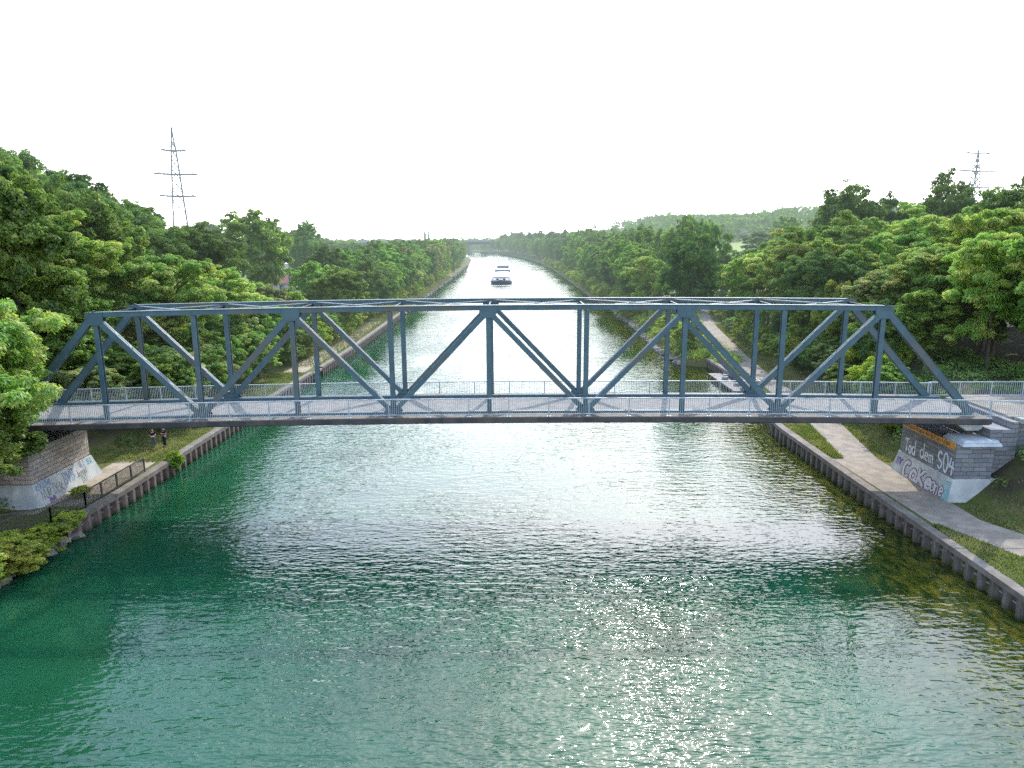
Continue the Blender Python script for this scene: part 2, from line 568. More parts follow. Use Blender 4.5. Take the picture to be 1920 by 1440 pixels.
def tag(o, label=None, cat=None, group=None, kind=None):
    if label:
        o['label'] = label
    if cat:
        o['category'] = cat
    if group:
        o['group'] = group
    if kind:
        o['kind'] = kind
    return o


def empty(name, loc, label=None, cat=None, group=None):
    o = bpy.data.objects.new(name, None)
    o.empty_display_size = 0.3
    o.location = loc
    col.objects.link(o)
    return tag(o, label, cat, group)


def copy_tree(o, parent=None):
    c = o.copy()
    col.objects.link(c)
    if parent is not None:
        c.parent = parent
    for ch in list(o.children):
        copy_tree(ch, c)
    return c


def quads_object(name, Q, mats, mi=None, parent=None):
    """Q: (N,4,3) array of quads -> mesh object"""
    n = len(Q)
    me = bpy.data.meshes.new(name)
    me.vertices.add(n * 4)
    me.vertices.foreach_set('co', np.ascontiguousarray(Q, dtype=np.float32).ravel())
    me.loops.add(n * 4)
    me.loops.foreach_set('vertex_index', np.arange(n * 4, dtype=np.int32))
    me.polygons.add(n)
    me.polygons.foreach_set('loop_start', np.arange(0, n * 4, 4, dtype=np.int32))
    for m in (mats if isinstance(mats, (list, tuple)) else [mats]):
        me.materials.append(m)
    if mi is not None:
        me.polygons.foreach_set('material_index', np.asarray(mi, dtype=np.int32))
    me.update(calc_edges=True)
    o = bpy.data.objects.new(name, me)
    col.objects.link(o)
    if parent is not None:
        o.parent = parent
    return o


def interp(tab, v):
    return np.interp(v, [p[0] for p in tab], [p[1] for p in tab])


def ss(a, b, x):
    t = np.clip((np.asarray(x, float) - a) / (b - a), 0, 1)
    return t * t * (3 - 2 * t)


def text_faces(txt, size, place, shear=0.0, weight=0.0, seed=0, wobble=0.0):
    """flat lettering; place(u, v) -> 3D point.  Returns an MB with the glyph faces."""
    cu = bpy.data.curves.new('lettering', 'FONT')
    cu.body = txt
    cu.size = size
    cu.shear = shear
    cu.offset = weight
    cu.resolution_u = 3
    ob = bpy.data.objects.new('lettering', cu)
    col.objects.link(ob)
    dg = bpy.context.evaluated_depsgraph_get()
    me = ob.evaluated_get(dg).to_mesh()
    vs = [(v.co.x, v.co.y) for v in me.vertices]
    fs = [tuple(p.vertices) for p in me.polygons]
    ob.evaluated_get(dg).to_mesh_clear()
    bpy.data.objects.remove(ob)
    bpy.data.curves.remove(cu)
    mb = MB()
    rr = random.Random(seed)
    ph = rr.uniform(0, 6)
    for (x, y) in vs:
        yy = y + wobble * size * math.sin(x / size * 2.3 + ph)
        xx = x + wobble * size * 0.6 * math.sin(y / size * 4.1 + x * 1.7 / size)
        mb.v.append(tuple(place(xx, yy)))
    mb.f = fs
    mb.mi = [0] * len(fs)
    w = max([v[0] for v in vs]) if vs else 0
    return mb, w


# ------------------------------------------------------------------ canal course and terrain
XL = [(-40, -28.0), (36, -28.0), (42, -27.6), (56, -27.2), (66, -27.0), (83, -26.5), (96, -26.0), (112, -25.6), (165, -26.0),
      (230, -26.8), (330, -26.6), (490, -28.5), (600, -33), (720, -45), (842, -78), (960, -128), (1150, -220), (1600, -450)]
XR = [(-40, 24.9), (30, 25.0), (36, 24.8), (65, 24.6), (72, 26.2), (78, 27.4), (86, 28.0), (101, 27.9), (102.5, 24.6), (118, 23.9),
      (150, 25.2), (175, 25.4), (218, 24.4), (334, 24.2), (420, 23.6), (500, 21.5), (600, 13.5), (714, 0.5), (800, -14),
      (864, -28), (960, -70), (1150, -165), (1600, -390)]
xL = lambda y: interp(XL, y)
xR = lambda y: interp(XR, y)
XS_R = [(-40, 44), (28, 36), (33, 33.6), (39, 30.4), (44, 29.6), (54, 29.6), (65, 31.3), (83, 33.0), (109, 38.0), (139, 42.2), (159, 45.2),
        (200, 53), (400, 60), (1600, 60)]


def ground_z(x, y):
    x = np.asarray(x, float)
    y = np.asarray(y, float)
    l, r = xL(y), xR(y)
    dl = l - x
    zl = 1.25 + 5.0 * np.clip((dl - 5.4) / 7.5, 0, 1) * (1 - 0.85 * ss(92, 150, y)) + 9.0 * ss(12, 50, dl) * (1 - ss(95, 170, y))
    zl = zl - 1.0 * ss(2.6, 0.0, dl) * ss(44, 41, y)
    zl = zl + 1.5 * ss(60, 200, dl)
    xs = interp(XS_R, y)
    t = x - xs
    zr = 1.25 + 5.15 * np.clip(t / 6.4, 0, 1) * (1 - 0.75 * ss(100, 165, y)) + 1.2 * ss(8, 40, t)
    zr = zr + 7.0 * ss(60, 150, x) * ss(130, 330, y) + 24.0 * ss(430, 850, y) * ss(70, 230, x)
    bk = ss(101, 104, y)                                    # beyond the piles the right bank is a stony slope
    zr = zr - bk * 1.05 * ss(3.5, 0.0, x - r)
    bl = ss(166, 172, y)
    zl = zl - bl * 1.0 * ss(3.0, 0.0, dl)
    return np.where(x < (l + r) / 2, zl, zr)


def build_ground():
    ys = np.unique(np.concatenate([np.arange(-30, 30, 6), np.arange(30, 130, 1.25), np.arange(130, 260, 4), np.arange(260, 1000, 14),
                                   np.arange(1000, 1600, 60), [2200, 3200, 4500], [102.5, 101.0]]))
    offs = np.unique(np.concatenate([np.arange(0, 20, 0.8), np.arange(20, 60, 3), np.arange(60, 200, 10), np.arange(200, 700, 50),
                                     [900, 1300, 2000, 3000]]))
    V, F = [], []
    for side in (-1, 1):
        base = len(V)
        for y in ys:
            e = xL(y) if side < 0 else xR(y)
            for o in offs:
                x = e + side * o
                V.append((x, y, float(ground_z(x, y))))
        no = len(offs)
        for i in range(len(ys) - 1):
            for j in range(no - 1):
                a = base + i * no + j
                q = (a, a + 1, a + no + 1, a + no)
                F.append(q if side > 0 else q[::-1])
        # bank face down to the canal bed
        b2 = len(V)
        for i, y in enumerate(ys):
            e = xL(y) if side < 0 else xR(y)
            V.append((e, y, -2.6))
        for i in range(len(ys) - 1):
            q = (base + i * no, base + (i + 1) * no, b2 + i + 1, b2 + i)
            F.append(q if side > 0 else q[::-1])
    # bed
    b3 = len(V)
    for y in ys:
        V += [(xL(y), y, -2.6), (xR(y), y, -2.6)]
    for i in range(len(ys) - 1):
        F.append((b3 + 2 * i, b3 + 2 * i + 1, b3 + 2 * i + 3, b3 + 2 * i + 2))
    me = bpy.data.meshes.new('ground')
    me.from_pydata(V, [], F)
    me.materials.append(M['ground'])
    me.polygons.foreach_set('use_smooth', [True] * len(F))
    me.update()
    o = bpy.data.objects.new('ground', me)
    col.objects.link(o)
    tag(o, kind='structure')


build_ground()


def strip(name, left, right, dz, mat, z=None, kind='structure', step=2.0):
    """a flat ribbon between two polylines"""
    n = max(2, int(max(abs(left[-1][1] - left[0][1]), 4) / step))
    mb = MB()
    L, Rr = [], []
    for i in range(n + 1):
        t = i / n

        def along(pl):
            k = t * (len(pl) - 1)
            a = min(int(k), len(pl) - 2)
            f = k - a
            return (pl[a][0] * (1 - f) + pl[a + 1][0] * f, pl[a][1] * (1 - f) + pl[a + 1][1] * f)
        for pl, out in ((left, L), (right, Rr)):
            x, y = along(pl)
            out.append((x, y, (float(ground_z(x, y)) if z is None else z) + dz))
    for i in range(n):
        mb.face([L[i], Rr[i], Rr[i + 1], L[i + 1]])
    o = mb.build(name, mat)
    return tag(o, kind=kind)


# water sheet, following the canal
def build_water():
    ys = np.concatenate([np.arange(-30, 200, 5), np.arange(200, 1000, 20), np.arange(1000, 1601, 60)])
    mb = MB()
    for a, b in zip(ys[:-1], ys[1:]):
        mb.face([(xL(a) - 0.6, a, 0), (xR(a) + 0.6, a, 0), (xR(b) + 0.6, b, 0), (xL(b) - 0.6, b, 0)])
    tag(mb.build('water', M['water']), kind='structure')


build_water()

# paths
strip('path', [(25.0, 54.0), (25.4, 40.8)], [(28.45, 54.0), (28.6, 41.2)], 0.012, M['asphalt'])
strip('path', [(25.8, 54.0), (27.7, 64.8), (29.3, 84.0), (31.6, 104), (37.0, 139), (41.1, 159), (49, 197)],
      [(28.5, 54.0), (30.5, 64.8), (31.7, 84.0), (34.2, 104), (39.6, 139), (43.8, 159), (51.6, 197)], 0.008, M['asphalt'])
strip('path', [(25.6, 40.9), (27.6, 36.2), (31.5, 30.0), (38, 22)], [(28.6, 41.3), (30.0, 38.8), (34.2, 31.5), (41, 22)], 0.016, M['asphalt'])
strip('path', [(-31.2, 54.6), (-31.4, 44.0), (-33.0, 36.0)], [(-27.95, 54.2), (-28.0, 44.5), (-30.2, 37.0)], 0.010, M['sand'])
strip('path', [(-29.9, 92), (-28.9, 120), (-29.3, 150)], [(-27.0, 92), (-26.6, 120), (-27.3, 150)], 0.010, M['sand'])

# ------------------------------------------------------------------ sheet pile walls
def pile_wall(name, pts, side, label, mat, ztop=1.3, cap_h=0.32, cap_w=0.62, pitch=1.0, depth=0.30):
    """pts: polyline of the face (x,y); side=+1 when the water lies towards +x"""
    P = [Vector((p[0], p[1], 0)) for p in pts]
    root = empty(name, (P[0].x, P[0].y, ztop), label, 'sheet pile wall')
    seg, tot = [], 0
    for a, b in zip(P[:-1], P[1:]):
        seg.append((tot, a, b))
        tot += (b - a).length

    def at(s):
        for (s0, a, b) in reversed(seg):
            if s >= s0:
                d = (b - a).normalized()
                nrm = Vector((d.y, -d.x, 0))
                if nrm.x * side < 0:
                    nrm = -nrm
                return a + d * min(s - s0, (b - a).length), nrm
    prof = []
    s = 0.0
    while s < tot:
        for ds, dd in ((0.0, 1), (0.30, 1), (0.44, 0), (0.86, 0)):
            if s + ds * pitch < tot:
                p, n = at(s + ds * pitch)
                prof.append(p + n * (depth * dd + 0.03))
        s += pitch
    mb = MB()
    for a, b in zip(prof[:-1], prof[1:]):
        q = [(a.x, a.y, -2.4), (b.x, b.y, -2.4), (b.x, b.y, ztop - cap_h + 0.02), (a.x, a.y, ztop - cap_h + 0.02)]
        mb.face(q if side < 0 else q[::-1])
    mb.build('sheet_piles', mat, root)
    mb = MB()
    k = max(2, int(tot / 3.0))
    for i in range(k):
        p, n = at(tot * i / k)
        q, n2 = at(tot * (i + 1) / k - 0.012)
        mb.quadbox([p - n * (cap_w - 0.34) + Vector((0, 0, ztop - cap_h)), p + n * 0.34 + Vector((0, 0, ztop - cap_h)),
                    q + n2 * 0.34 + Vector((0, 0, ztop - cap_h)), q - n2 * (cap_w - 0.34) + Vector((0, 0, ztop - cap_h)),
                    p - n * (cap_w - 0.34) + Vector((0, 0, ztop)), p + n * 0.34 + Vector((0, 0, ztop)),
                    q + n2 * 0.34 + Vector((0, 0, ztop)), q - n2 * (cap_w - 0.34) + Vector((0, 0, ztop))])
    mb.build('capping_beam', M['cap'], root)
    # short pale brackets between the ribs, just above the water
    mb = MB()
    s = pitch * 0.65
    while s < min(tot, 70):
        p, n = at(s)
        a = p + n * 0.08 + Vector((0, 0, 0.55))
        d = Vector((-n.y, n.x, 0)) * 0.22
        mb.beam(a - d, a + d, 0.05, 0.07)
        s += pitch
    mb.build('waling_bracket', M['steel_light'], root)
    return root


pile_wall('sheet_pile_wall', [(-27.7, 41.6), (-27.3, 48), (-27.2, 56), (-27.0, 66), (-26.5, 83), (-26.2, 92.3)], 1,
          'brown ribbed sheet pile wall with concrete cap along the left bank under the bridge', M['pile_l'])
pile_wall('sheet_pile_wall', [(-26.0, 96.2), (-25.6, 112), (-25.7, 135), (-25.9, 168)], 1,
          'farther brown sheet pile wall beyond the mooring platform on the left bank', M['pile_l'])
pile_wall('sheet_pile_wall', [(25.0, 22), (24.9, 34), (24.65, 50), (24.6, 65), (26.2, 72), (27.4, 78.2)], -1,
          'grey ribbed sheet pile wall with concrete cap below the right bank path', M['pile_r'])
pile_wall('sheet_pile_wall', [(27.4, 78.2), (28.0, 86), (28.0, 94), (27.9, 101.6)], -1,
          'short sheet pile wall behind the floating pontoon on the right bank', M['pile_r'])

# ------------------------------------------------------------------ the truss bridge
PN, TW, TH = 6.4, 5.265, 6.90
BCX, BD, BZ, BYAW = -1.517, 46.74, 6.62, -0.0048


def B(lx, ly, lz):
    c, s = math.cos(BYAW), math.sin(BYAW)
    cam_ = 0.377 * (1 - (lx / (5 * PN)) ** 2)
    return Vector((BCX + lx * c - ly * s, BD + lx * s + ly * c, BZ + lz + cam_ + 0.0033 * lx))


bridge = empty('truss_bridge', B(0, TW / 2, -0.6), 'long blue grey steel truss bridge with white railings spanning the canal', 'bridge')
ST = M['steel']


def built_up(mb, p, q, d, t, battens=True, plate=0.045):
    """two channels side by side with batten plates across the gap (the truss lies in the x-z plane)"""
    ax = (q - p).normalized()
    nrm = Vector((0, 1, 0))
    up = nrm.cross(ax)
    for sgn in (-1, 1):
        mb.beam(p + nrm * sgn * t / 2, q + nrm * sgn * t / 2, 0.05, d, up=up)
        for e in (-1, 1):
            mb.beam(p + nrm * sgn * (t / 2 - 0.075) + up * e * (d / 2 - 0.02), q + nrm * sgn * (t / 2 - 0.075) + up * e * (d / 2 - 0.02), 0.10, 0.034, up=up)
    if battens:
        L = (q - p).length
        n = int(L / 1.15)
        for i in range(n + 1):
            c = p + ax * (L * i / n)
            a, b = c - ax * 0.14, c + ax * 0.14
            for e in (-1, 1):
                mb.beam(a + up * e * (d / 2 + 0.006), b + up * e * (d / 2 + 0.006), t - 0.055, 0.012, up=up)


for side in (0, 1):
    y = side * TW
    # bottom chord, following the camber panel by panel
    mb = MB()
    for i in range(-5, 5):
        mb.beam(B(i * PN, y, -0.16), B((i + 1) * PN, y, -0.16), 0.34, 0.40)
    mb.build('bottom_chord', ST, bridge, 0.01)
    mb = MB()
    for i in range(-4, 4):
        a, b = B(i * PN, y, TH), B((i + 1) * PN, y, TH)
        mb.beam(a, b, 0.36, 0.31, off=(0, 0.0))
        mb.beam(a, b, 0.48, 0.03, off=(0, 0.172))
    mb.build('top_chord', ST, bridge, 0.008)
    for e in (-1, 1):
        mb = MB()
        p, q = B(e * 5 * PN, y, -0.05), B(e * 4 * PN, y, TH + 0.02)
        built_up(mb, p, q, 0.42, 0.36)
        ax = (q - p).normalized()
        up = Vector((0, 1, 0)).cross(ax)
        up = up if up.z > 0 else -up
        mb.beam(p + up * 0.225, q + up * 0.225, 0.46, 0.02, up=up)
        mb.build('end_post', ST, bridge)
    for i in range(-4, 5):
        mb = MB()
        p, q = B(i * PN, y, -0.1), B(i * PN, y, TH - 0.2)
        wv = 0.31
        for sgn in (-1, 1):
            mb.beam(p + Vector((0, sgn * 0.13, 0)), q + Vector((0, sgn * 0.13, 0)), wv, 0.03, up=(0, 1, 0))
        mb.beam(p, q, 0.03, 0.23, up=(0, 1, 0))
        mb.build('vertical_post', ST, bridge)
    for i in range(-4, 4):
        a, b = (i * PN, TH - 0.2), ((i + 1) * PN, 0.0)
        if i % 2:
            a, b = (i * PN, 0.0), ((i + 1) * PN, TH - 0.2)
        p, q = B(a[0], y, a[1]), B(b[0], y, b[1])
        d = (q - p).normalized()
        mb = MB()
        built_up(mb, p + d * 0.45, q - d * 0.45, 0.37 if abs(i + 0.5) > 2 else 0.32, 0.32)
        mb.build('diagonal', ST, bridge)
    for i in range(-4, 5):
        top = (i % 2 == 0)
        mb = MB()
        for sgn in (-1, 1):
            yy = y + sgn * 0.199
            if top:
                zt, zb_, w1, w2 = TH - 0.21, TH - 0.66, 0.58, 0.30
                pl = [B(i * PN - w1, yy, zt + 0.36), B(i * PN + w1, yy, zt + 0.36), B(i * PN + w1, yy, zt - 0.12), B(i * PN + w2, yy, zb_), B(i * PN - w2, yy, zb_), B(i * PN - w1, yy, zt - 0.12)]
            else:
                zt = 0.10
                pl = [B(i * PN - 0.6, yy, -0.3), B(i * PN + 0.6, yy, -0.3), B(i * PN + 0.6, yy, zt), B(i * PN + 0.34, yy, zt + 0.26), B(i * PN - 0.34, yy, zt + 0.26), B(i * PN - 0.6, yy, zt)]
            if sgn < 0:
                pl = pl[::-1]
            mb.prism(pl, (0, sgn * 0.014, 0))
            # rivet heads
            for r_ in range(-4, 5):
                if top:
                    for zz in (TH + 0.08, TH - 0.14):
                        c = B(i * PN + r_ * 0.14, yy + sgn * 0.014, zz)
                        mb.beam(c, c + Vector((0, sgn * 0.012, 0)), 0.035, 0.035)
        mb.build('gusset_plate', ST, bridge)

# overhead bracing
for i in range(-4, 5):
    mb = MB()
    a, b = B(i * PN, 0.19, TH - 0.16), B(i * PN, TW - 0.19, TH - 0.16)
    mb.beam(a, b, 0.10, 0.03, off=(0, 0.13))
    mb.beam(a, b, 0.10, 0.03, off=(0, -0.13))
    mb.beam(a, b, 0.03, 0.23)
    mb.build('top_strut', M['steel_dark'], bridge)
for i in range(-4, 4):
    mb = MB()
    mb.beam(B(i * PN + 0.3, 0.22, TH + 0.03), B((i + 1) * PN - 0.3, TW - 0.22, TH + 0.03), 0.11, 0.05)
    mb.beam(B(i * PN + 0.3, TW - 0.22, TH + 0.085), B((i + 1) * PN - 0.3, 0.22, TH + 0.085), 0.11, 0.05)
    mb.build('cross_bracing', M['steel_light'], bridge)
for i in range(-5, 6):
    mb = MB()
    mb.beam(B(i * PN, 0.3, -0.60), B(i * PN, TW + 0.3, -0.60), 0.25, 0.38)
    mb.build('floor_beam', M['steel_dark'], bridge)


def ribbon(mb, y0, y1, z0, z1, lx0, lx1, n=20, za=0.0, zb=0.0):
    for i in range(n):
        a, b = lx0 + (lx1 - lx0) * i / n, lx0 + (lx1 - lx0) * (i + 1) / n
        mb.quadbox([B(a, y0, z0 + za), B(b, y0, z0 + za), B(b, y1, z0 + zb), B(a, y1, z0 + zb),
                    B(a, y0, z1 + za), B(b, y0, z1 + za), B(b, y1, z1 + zb), B(a, y1, z1 + zb)])


EX = 5 * PN + 0.75
mb = MB()
ribbon(mb, -1.02, TW + 0.78, -0.40, -0.17, -EX, EX)
mb.build('deck_slab', M['fascia'], bridge)
mb = MB()
ribbon(mb, 0.42, TW - 0.50, -0.166, -0.11, -EX, EX)
mb.build('roadway', M['road'], bridge)
mb = MB()
ribbon(mb, -1.19, 0.418, -0.166, -0.10, -EX, EX)
mb.build('walkway', M['deck'], bridge)
mb = MB()
ribbon(mb, TW - 0.498, TW + 0.90, -0.166, -0.10, -EX, EX)
mb.build('walkway', M['deck'], bridge)
mb = MB()
ribbon(mb, TW - 0.62, TW - 0.502, -0.108, 0.10, -EX, EX)
mb.build('kerb', ST, bridge)
for y0, y1 in ((-1.22, -1.022), (TW + 0.782, TW + 0.96)):
    mb = MB()
    ribbon(mb, y0, y1, -0.47, -0.168, -EX, EX)
    mb.build('edge_beam', M['fascia'], bridge)
mb = MB()
ribbon(mb, -1.0, -0.86, -0.57, -0.402, -EX, EX)
mb.build('stringer', M['steel_dark'], bridge)
for ys in (0.6, TW - 0.75):
    mb = MB()
    ribbon(mb, ys, ys + 0.15, -0.57, -0.402, -EX, EX)
    mb.build('stringer', M['steel_dark'], bridge)
for e in (-1, 1):
    for y in (0.0, TW):
        mb = MB()
        c = B(e * 5 * PN, y, 0)
        mb.prism([(c.x - 1.1, c.y - 0.42, c.z - 0.60), (c.x + 0.75, c.y - 0.42, c.z - 0.60), (c.x + 0.7, c.y - 0.42, c.z - 0.98),
                  (c.x + 0.5, c.y - 0.42, c.z - 1.12), (c.x - 0.35, c.y - 0.42, c.z - 1.12)], (0, 0.84, 0))
        mb.build('bearing_shoe', M['pad'], bridge, 0.03)


def railing(parent, path, posts, zfoot, ztop, mat, nb=20, name='railing', post_w=0.075, bar=0.022):
    """path(t in 0..1, z)->point.  a railing part with handrail, lower rail, posts and infill bars"""
    rl = MB()
    k = posts * 2
    for i in range(k):
        rl.beam(path(i / k, ztop), path((i + 1) / k, ztop), 0.09, 0.06)
    root = rl.build(name, mat, parent)
    lo = MB()
    for i in range(k):
        lo.beam(path(i / k, zfoot + 0.16), path((i + 1) / k, zfoot + 0.16), 0.045, 0.045)
    lo.build('lower_rail', mat, root)
    for i in range(posts + 1):
        pm = MB()
        a, b = path(i / posts, zfoot - 0.06), path(i / posts, ztop - 0.03)
        pm.beam(a, b, post_w, 0.06, up=(0, 1, 0))
        pm.box(a.x - 0.13, a.x + 0.13, a.y - 0.08, a.y + 0.08, a.z + 0.04, a.z + 0.075)
        pm.build('post', mat, root)
    for i in range(posts):
        bm = MB()
        for j in range(1, nb):
            t = (i + j / nb) / posts
            bm.beam(path(t, zfoot + 0.16), path(t, ztop - 0.03), bar, bar, up=(0, 1, 0))
        bm.build('infill_bars', mat, root)
    return root


railing(bridge, lambda t, z: B(-EX + 0.1 + t * (2 * EX - 0.2), -1.05, z), 25, -0.10, 1.10, M['rail'], 21)
railing(bridge, lambda t, z: B(-EX + 0.1 + t * (2 * EX - 0.2), TW + 0.55, z), 25, -0.30, 0.86, M['rail'], 21)

# ------------------------------------------------------------------ abutments
def plane_text(root, txt, size, o, u, v, mat, shear=0, weight=0.0, seed=0, wobble=0.0, name='graffiti'):
    o, u, v = Vector(o), Vector(u).normalized(), Vector(v).normalized()
    mb, w = text_faces(txt, size, lambda a, b: o + u * a + v * b, shear, weight, seed, wobble)
    return mb.build(name, mat, root)


def arc(cx, cy, rx, ry, a0, a1, n=12):
    return [(cx + rx * math.cos(R(a0 + (a1 - a0) * i / n)), cy + ry * math.sin(R(a0 + (a1 - a0) * i / n))) for i in range(n + 1)]


STROKE = {
    'T': (0.72, [[(0, 0.97), (0.70, 1.0)], [(0.36, 0.98), (0.33, 0.0)]]),
    'o': (0.56, [arc(0.26, 0.29, 0.25, 0.29, 90, 460)]),
    'd': (0.60, [arc(0.26, 0.27, 0.24, 0.27, 60, 330), [(0.52, 1.02), (0.50, 0.0)]]),
    'e': (0.56, [[(0.03, 0.30), (0.47, 0.33)] + arc(0.26, 0.30, 0.22, 0.28, 10, 310)]),
    'm': (0.78, [[(0.03, 0.58), (0.05, 0.0)], [(0.05, 0.40)] + arc(0.20, 0.42, 0.15, 0.15, 150, 0) + [(0.35, 0.0)], [(0.35, 0.40)] + arc(0.50, 0.42, 0.15, 0.15, 150, 0) + [(0.66, 0.0)]]),
    'r': (0.40, [[(0.03, 0.58), (0.05, 0.0)], [(0.05, 0.40)] + arc(0.22, 0.40, 0.15, 0.16, 150, 40)]),
    'n': (0.50, [[(0.03, 0.58), (0.05, 0.0)], [(0.05, 0.40)] + arc(0.22, 0.42, 0.17, 0.15, 150, 0) + [(0.40, 0.0)]]),
    'S': (0.62, [arc(0.30, 0.75, 0.25, 0.25, 30, 260) + arc(0.28, 0.25, 0.26, 0.25, 80, -140)]),
    '0': (0.62, [arc(0.29, 0.50, 0.25, 0.50, 90, 455, 16)]),
    '4': (0.62, [[(0.16, 1.0), (0.02, 0.45), (0.58, 0.42)], [(0.42, 0.85), (0.38, 0.0)]]),
    'C': (0.68, [arc(0.34, 0.50, 0.30, 0.50, 50, 315, 16)]),
    'a': (0.64, [arc(0.27, 0.33, 0.24, 0.33, 45, 330), [(0.54, 0.66), (0.52, 0.12), (0.62, 0.0)]]),
    'K': (0.66, [[(0.05, 1.0), (0.04, 0.0)], [(0.58, 1.0), (0.08, 0.46), (0.62, 0.0)]]),
    'N': (0.66, [[(0.03, 0.0), (0.06, 1.0), (0.50, 0.0), (0.54, 1.0)]]),
    'U': (0.64, [[(0.03, 1.0)] + arc(0.28, 0.26, 0.25, 0.26, 180, 360) + [(0.54, 1.0)]]),
    'R': (0.62, [[(0.04, 0.0), (0.06, 1.0)], [(0.06, 0.98)] + arc(0.24, 0.74, 0.26, 0.24, 80, -80) + [(0.08, 0.5), (0.55, 0.0)]]),
    'D': (0.64, [[(0.05, 0.0), (0.06, 1.0)], [(0.04, 1.0)] + arc(0.16, 0.50, 0.38, 0.50, 80, -80) + [(0.03, 0.0)]]),
    'E': (0.56, [[(0.48, 1.0), (0.05, 0.98), (0.04, 0.0), (0.50, 0.02)], [(0.05, 0.52), (0.40, 0.54)]]),
    'B': (0.60, [[(0.04, 0.0), (0.06, 1.0)], [(0.06, 0.98)] + arc(0.22, 0.76, 0.24, 0.23, 80, -80) + arc(0.22, 0.26, 0.30, 0.26, 80, -80) + [(0.04, 0.0)]]),
    'V': (0.60, [[(0.02, 1.0), (0.28, 0.0), (0.54, 1.0)]]),
    'J': (0.50, [[(0.40, 1.0), (0.40, 0.25)] + arc(0.22, 0.22, 0.18, 0.22, 0, -150)]),
    'u': (0.52, [[(0.03, 0.58)] + arc(0.23, 0.20, 0.20, 0.20, 180, 350) + [(0.44, 0.58), (0.45, 0.0)]]),
    'g': (0.54, [arc(0.24, 0.30, 0.22, 0.28, 40, 320), [(0.46, 0.58), (0.46, -0.10)] + arc(0.25, -0.12, 0.20, 0.18, 0, -150)]),
    'O': (0.66, [arc(0.30, 0.50, 0.28, 0.50, 90, 455, 16)]),
    'A': (0.60, [[(0.02, 0.0), (0.28, 1.0), (0.54, 0.0)], [(0.12, 0.36), (0.46, 0.36)]]),
    'L': (0.50, [[(0.05, 1.0), (0.04, 0.02), (0.46, 0.0)]]),
    'z': (0.50, [[(0.03, 0.56), (0.42, 0.56), (0.03, 0.02), (0.46, 0.02)]]),
    '!': (0.30, [[(0.12, 1.0), (0.11, 0.32)], [(0.11, 0.04), (0.12, 0.0)]]),
    ' ': (0.35, []),
}


def spray(root, txt, h, w, o, u, v, mat, seed=0, aspect=1.0, drip=0.0, lift=0.0, name='graffiti', nrm=None, jit=0.03):
    """hand sprayed lettering: each stroke a wobbling ribbon with round ends, some with drips"""
    rr = random.Random(seed)
    o, u, v = Vector(o), Vector(u).normalized(), Vector(v).normalized()
    nrm = Vector(nrm).normalized()
    mb = MB()
    x = 0.0
    layer = 0
    for ch in txt:
        adv, strokes = STROKE[ch]
        sc_, dy, tilt = rr.uniform(0.92, 1.08), rr.uniform(-0.06, 0.06), rr.uniform(-0.06, 0.06)
        for st in strokes:
            pts = [(x + (a * sc_ + b * tilt) * h * aspect + rr.gauss(0, jit * 0.35) * h, (b * sc_ + dy) * h + rr.gauss(0, jit * 0.35) * h) for a, b in st]
            fine = []
            for (a, b), (c, d) in zip(pts[:-1], pts[1:]):
                k = max(1, int(math.hypot(c - a, d - b) / (0.12 * h)))
                fine += [(a + (c - a) * i / k, b + (d - b) * i / k) for i in range(k)]
            fine.append(pts[-1])
            ws = [w * rr.uniform(0.80, 1.20) / 2 for _ in fine]

            def P3(a, b):
                return o + u * a + v * b + nrm * (lift + layer * 0.00035)
            for i in range(len(fine) - 1):
                (a, b), (c, d) = fine[i], fine[i + 1]
                L = math.hypot(c - a, d - b) or 1e-6
                nx, ny = -(d - b) / L, (c - a) / L
                mb.face([P3(a + nx * ws[i], b + ny * ws[i]), P3(c + nx * ws[i + 1], d + ny * ws[i + 1]), P3(c - nx * ws[i + 1], d - ny * ws[i + 1]), P3(a - nx * ws[i], b - ny * ws[i])])
                layer += 1
                mb.face([P3(c + ws[i + 1] * math.cos(t * 0.785), d + ws[i + 1] * math.sin(t * 0.785)) for t in range(8)])
                layer = (layer + 1) % 12
            if drip and rr.random() < drip:
                a, b = min(fine, key=lambda q: q[1])
                dl = rr.uniform(0.12, 0.35) * h
                mb.face([P3(a - w * 0.12, b), P3(a + w * 0.12, b), P3(a + w * 0.07, b - dl), P3(a - w * 0.07, b - dl)])
        x += adv * h * aspect * rr.uniform(0.98, 1.10) + h * 0.05
    return mb.build(name, mat, root)


# ---- right
RX = 28.75
abr = empty('bridge_abutment', (RX, 48, 0.9), 'grey block stone abutment with spray painted white plinth carrying the right bridge end', 'abutment')
mb = MB()
mb.box(RX, 31.2, 44.75, 51.3, 2.74, 4.95)
mb.build('pier_wall', M['stone_r'], abr, 0.02)
mb = MB()
mb.quadbox([(RX - 0.42, 44.35, 0.9), (33.4, 44.35, 0.9), (33.4, 51.8, 0.9), (RX - 0.42, 51.8, 0.9),
            (RX - 0.06, 44.69, 2.739), (33.4, 44.69, 2.739), (33.4, 51.36, 2.739), (RX - 0.06, 51.36, 2.739)])
mb.build('plinth', M['whitewash'], abr, 0.02)
mb = MB()
mb.box(31.203, 33.0, 45.35, 52.9, 2.741, 5.9)
mb.box(33.003, 60, 45.65, 45.95, 0.5, 6.28)
mb.box(33.003, 60, 52.4, 52.7, 0.5, 6.28)
mb.box(32.6, 33.0, 45.352, 52.898, 5.902, 6.40)
mb.build('wing_wall', M['stone_r'], abr, 0.02)
mb = MB()
mb.box(33.1, 60, 45.28, 46.1, 6.283, 6.60)
mb.box(33.1, 60, 52.3, 53.0, 6.283, 6.52)
mb.build('coping', M['concrete'], abr, 0.02)
mb = MB()
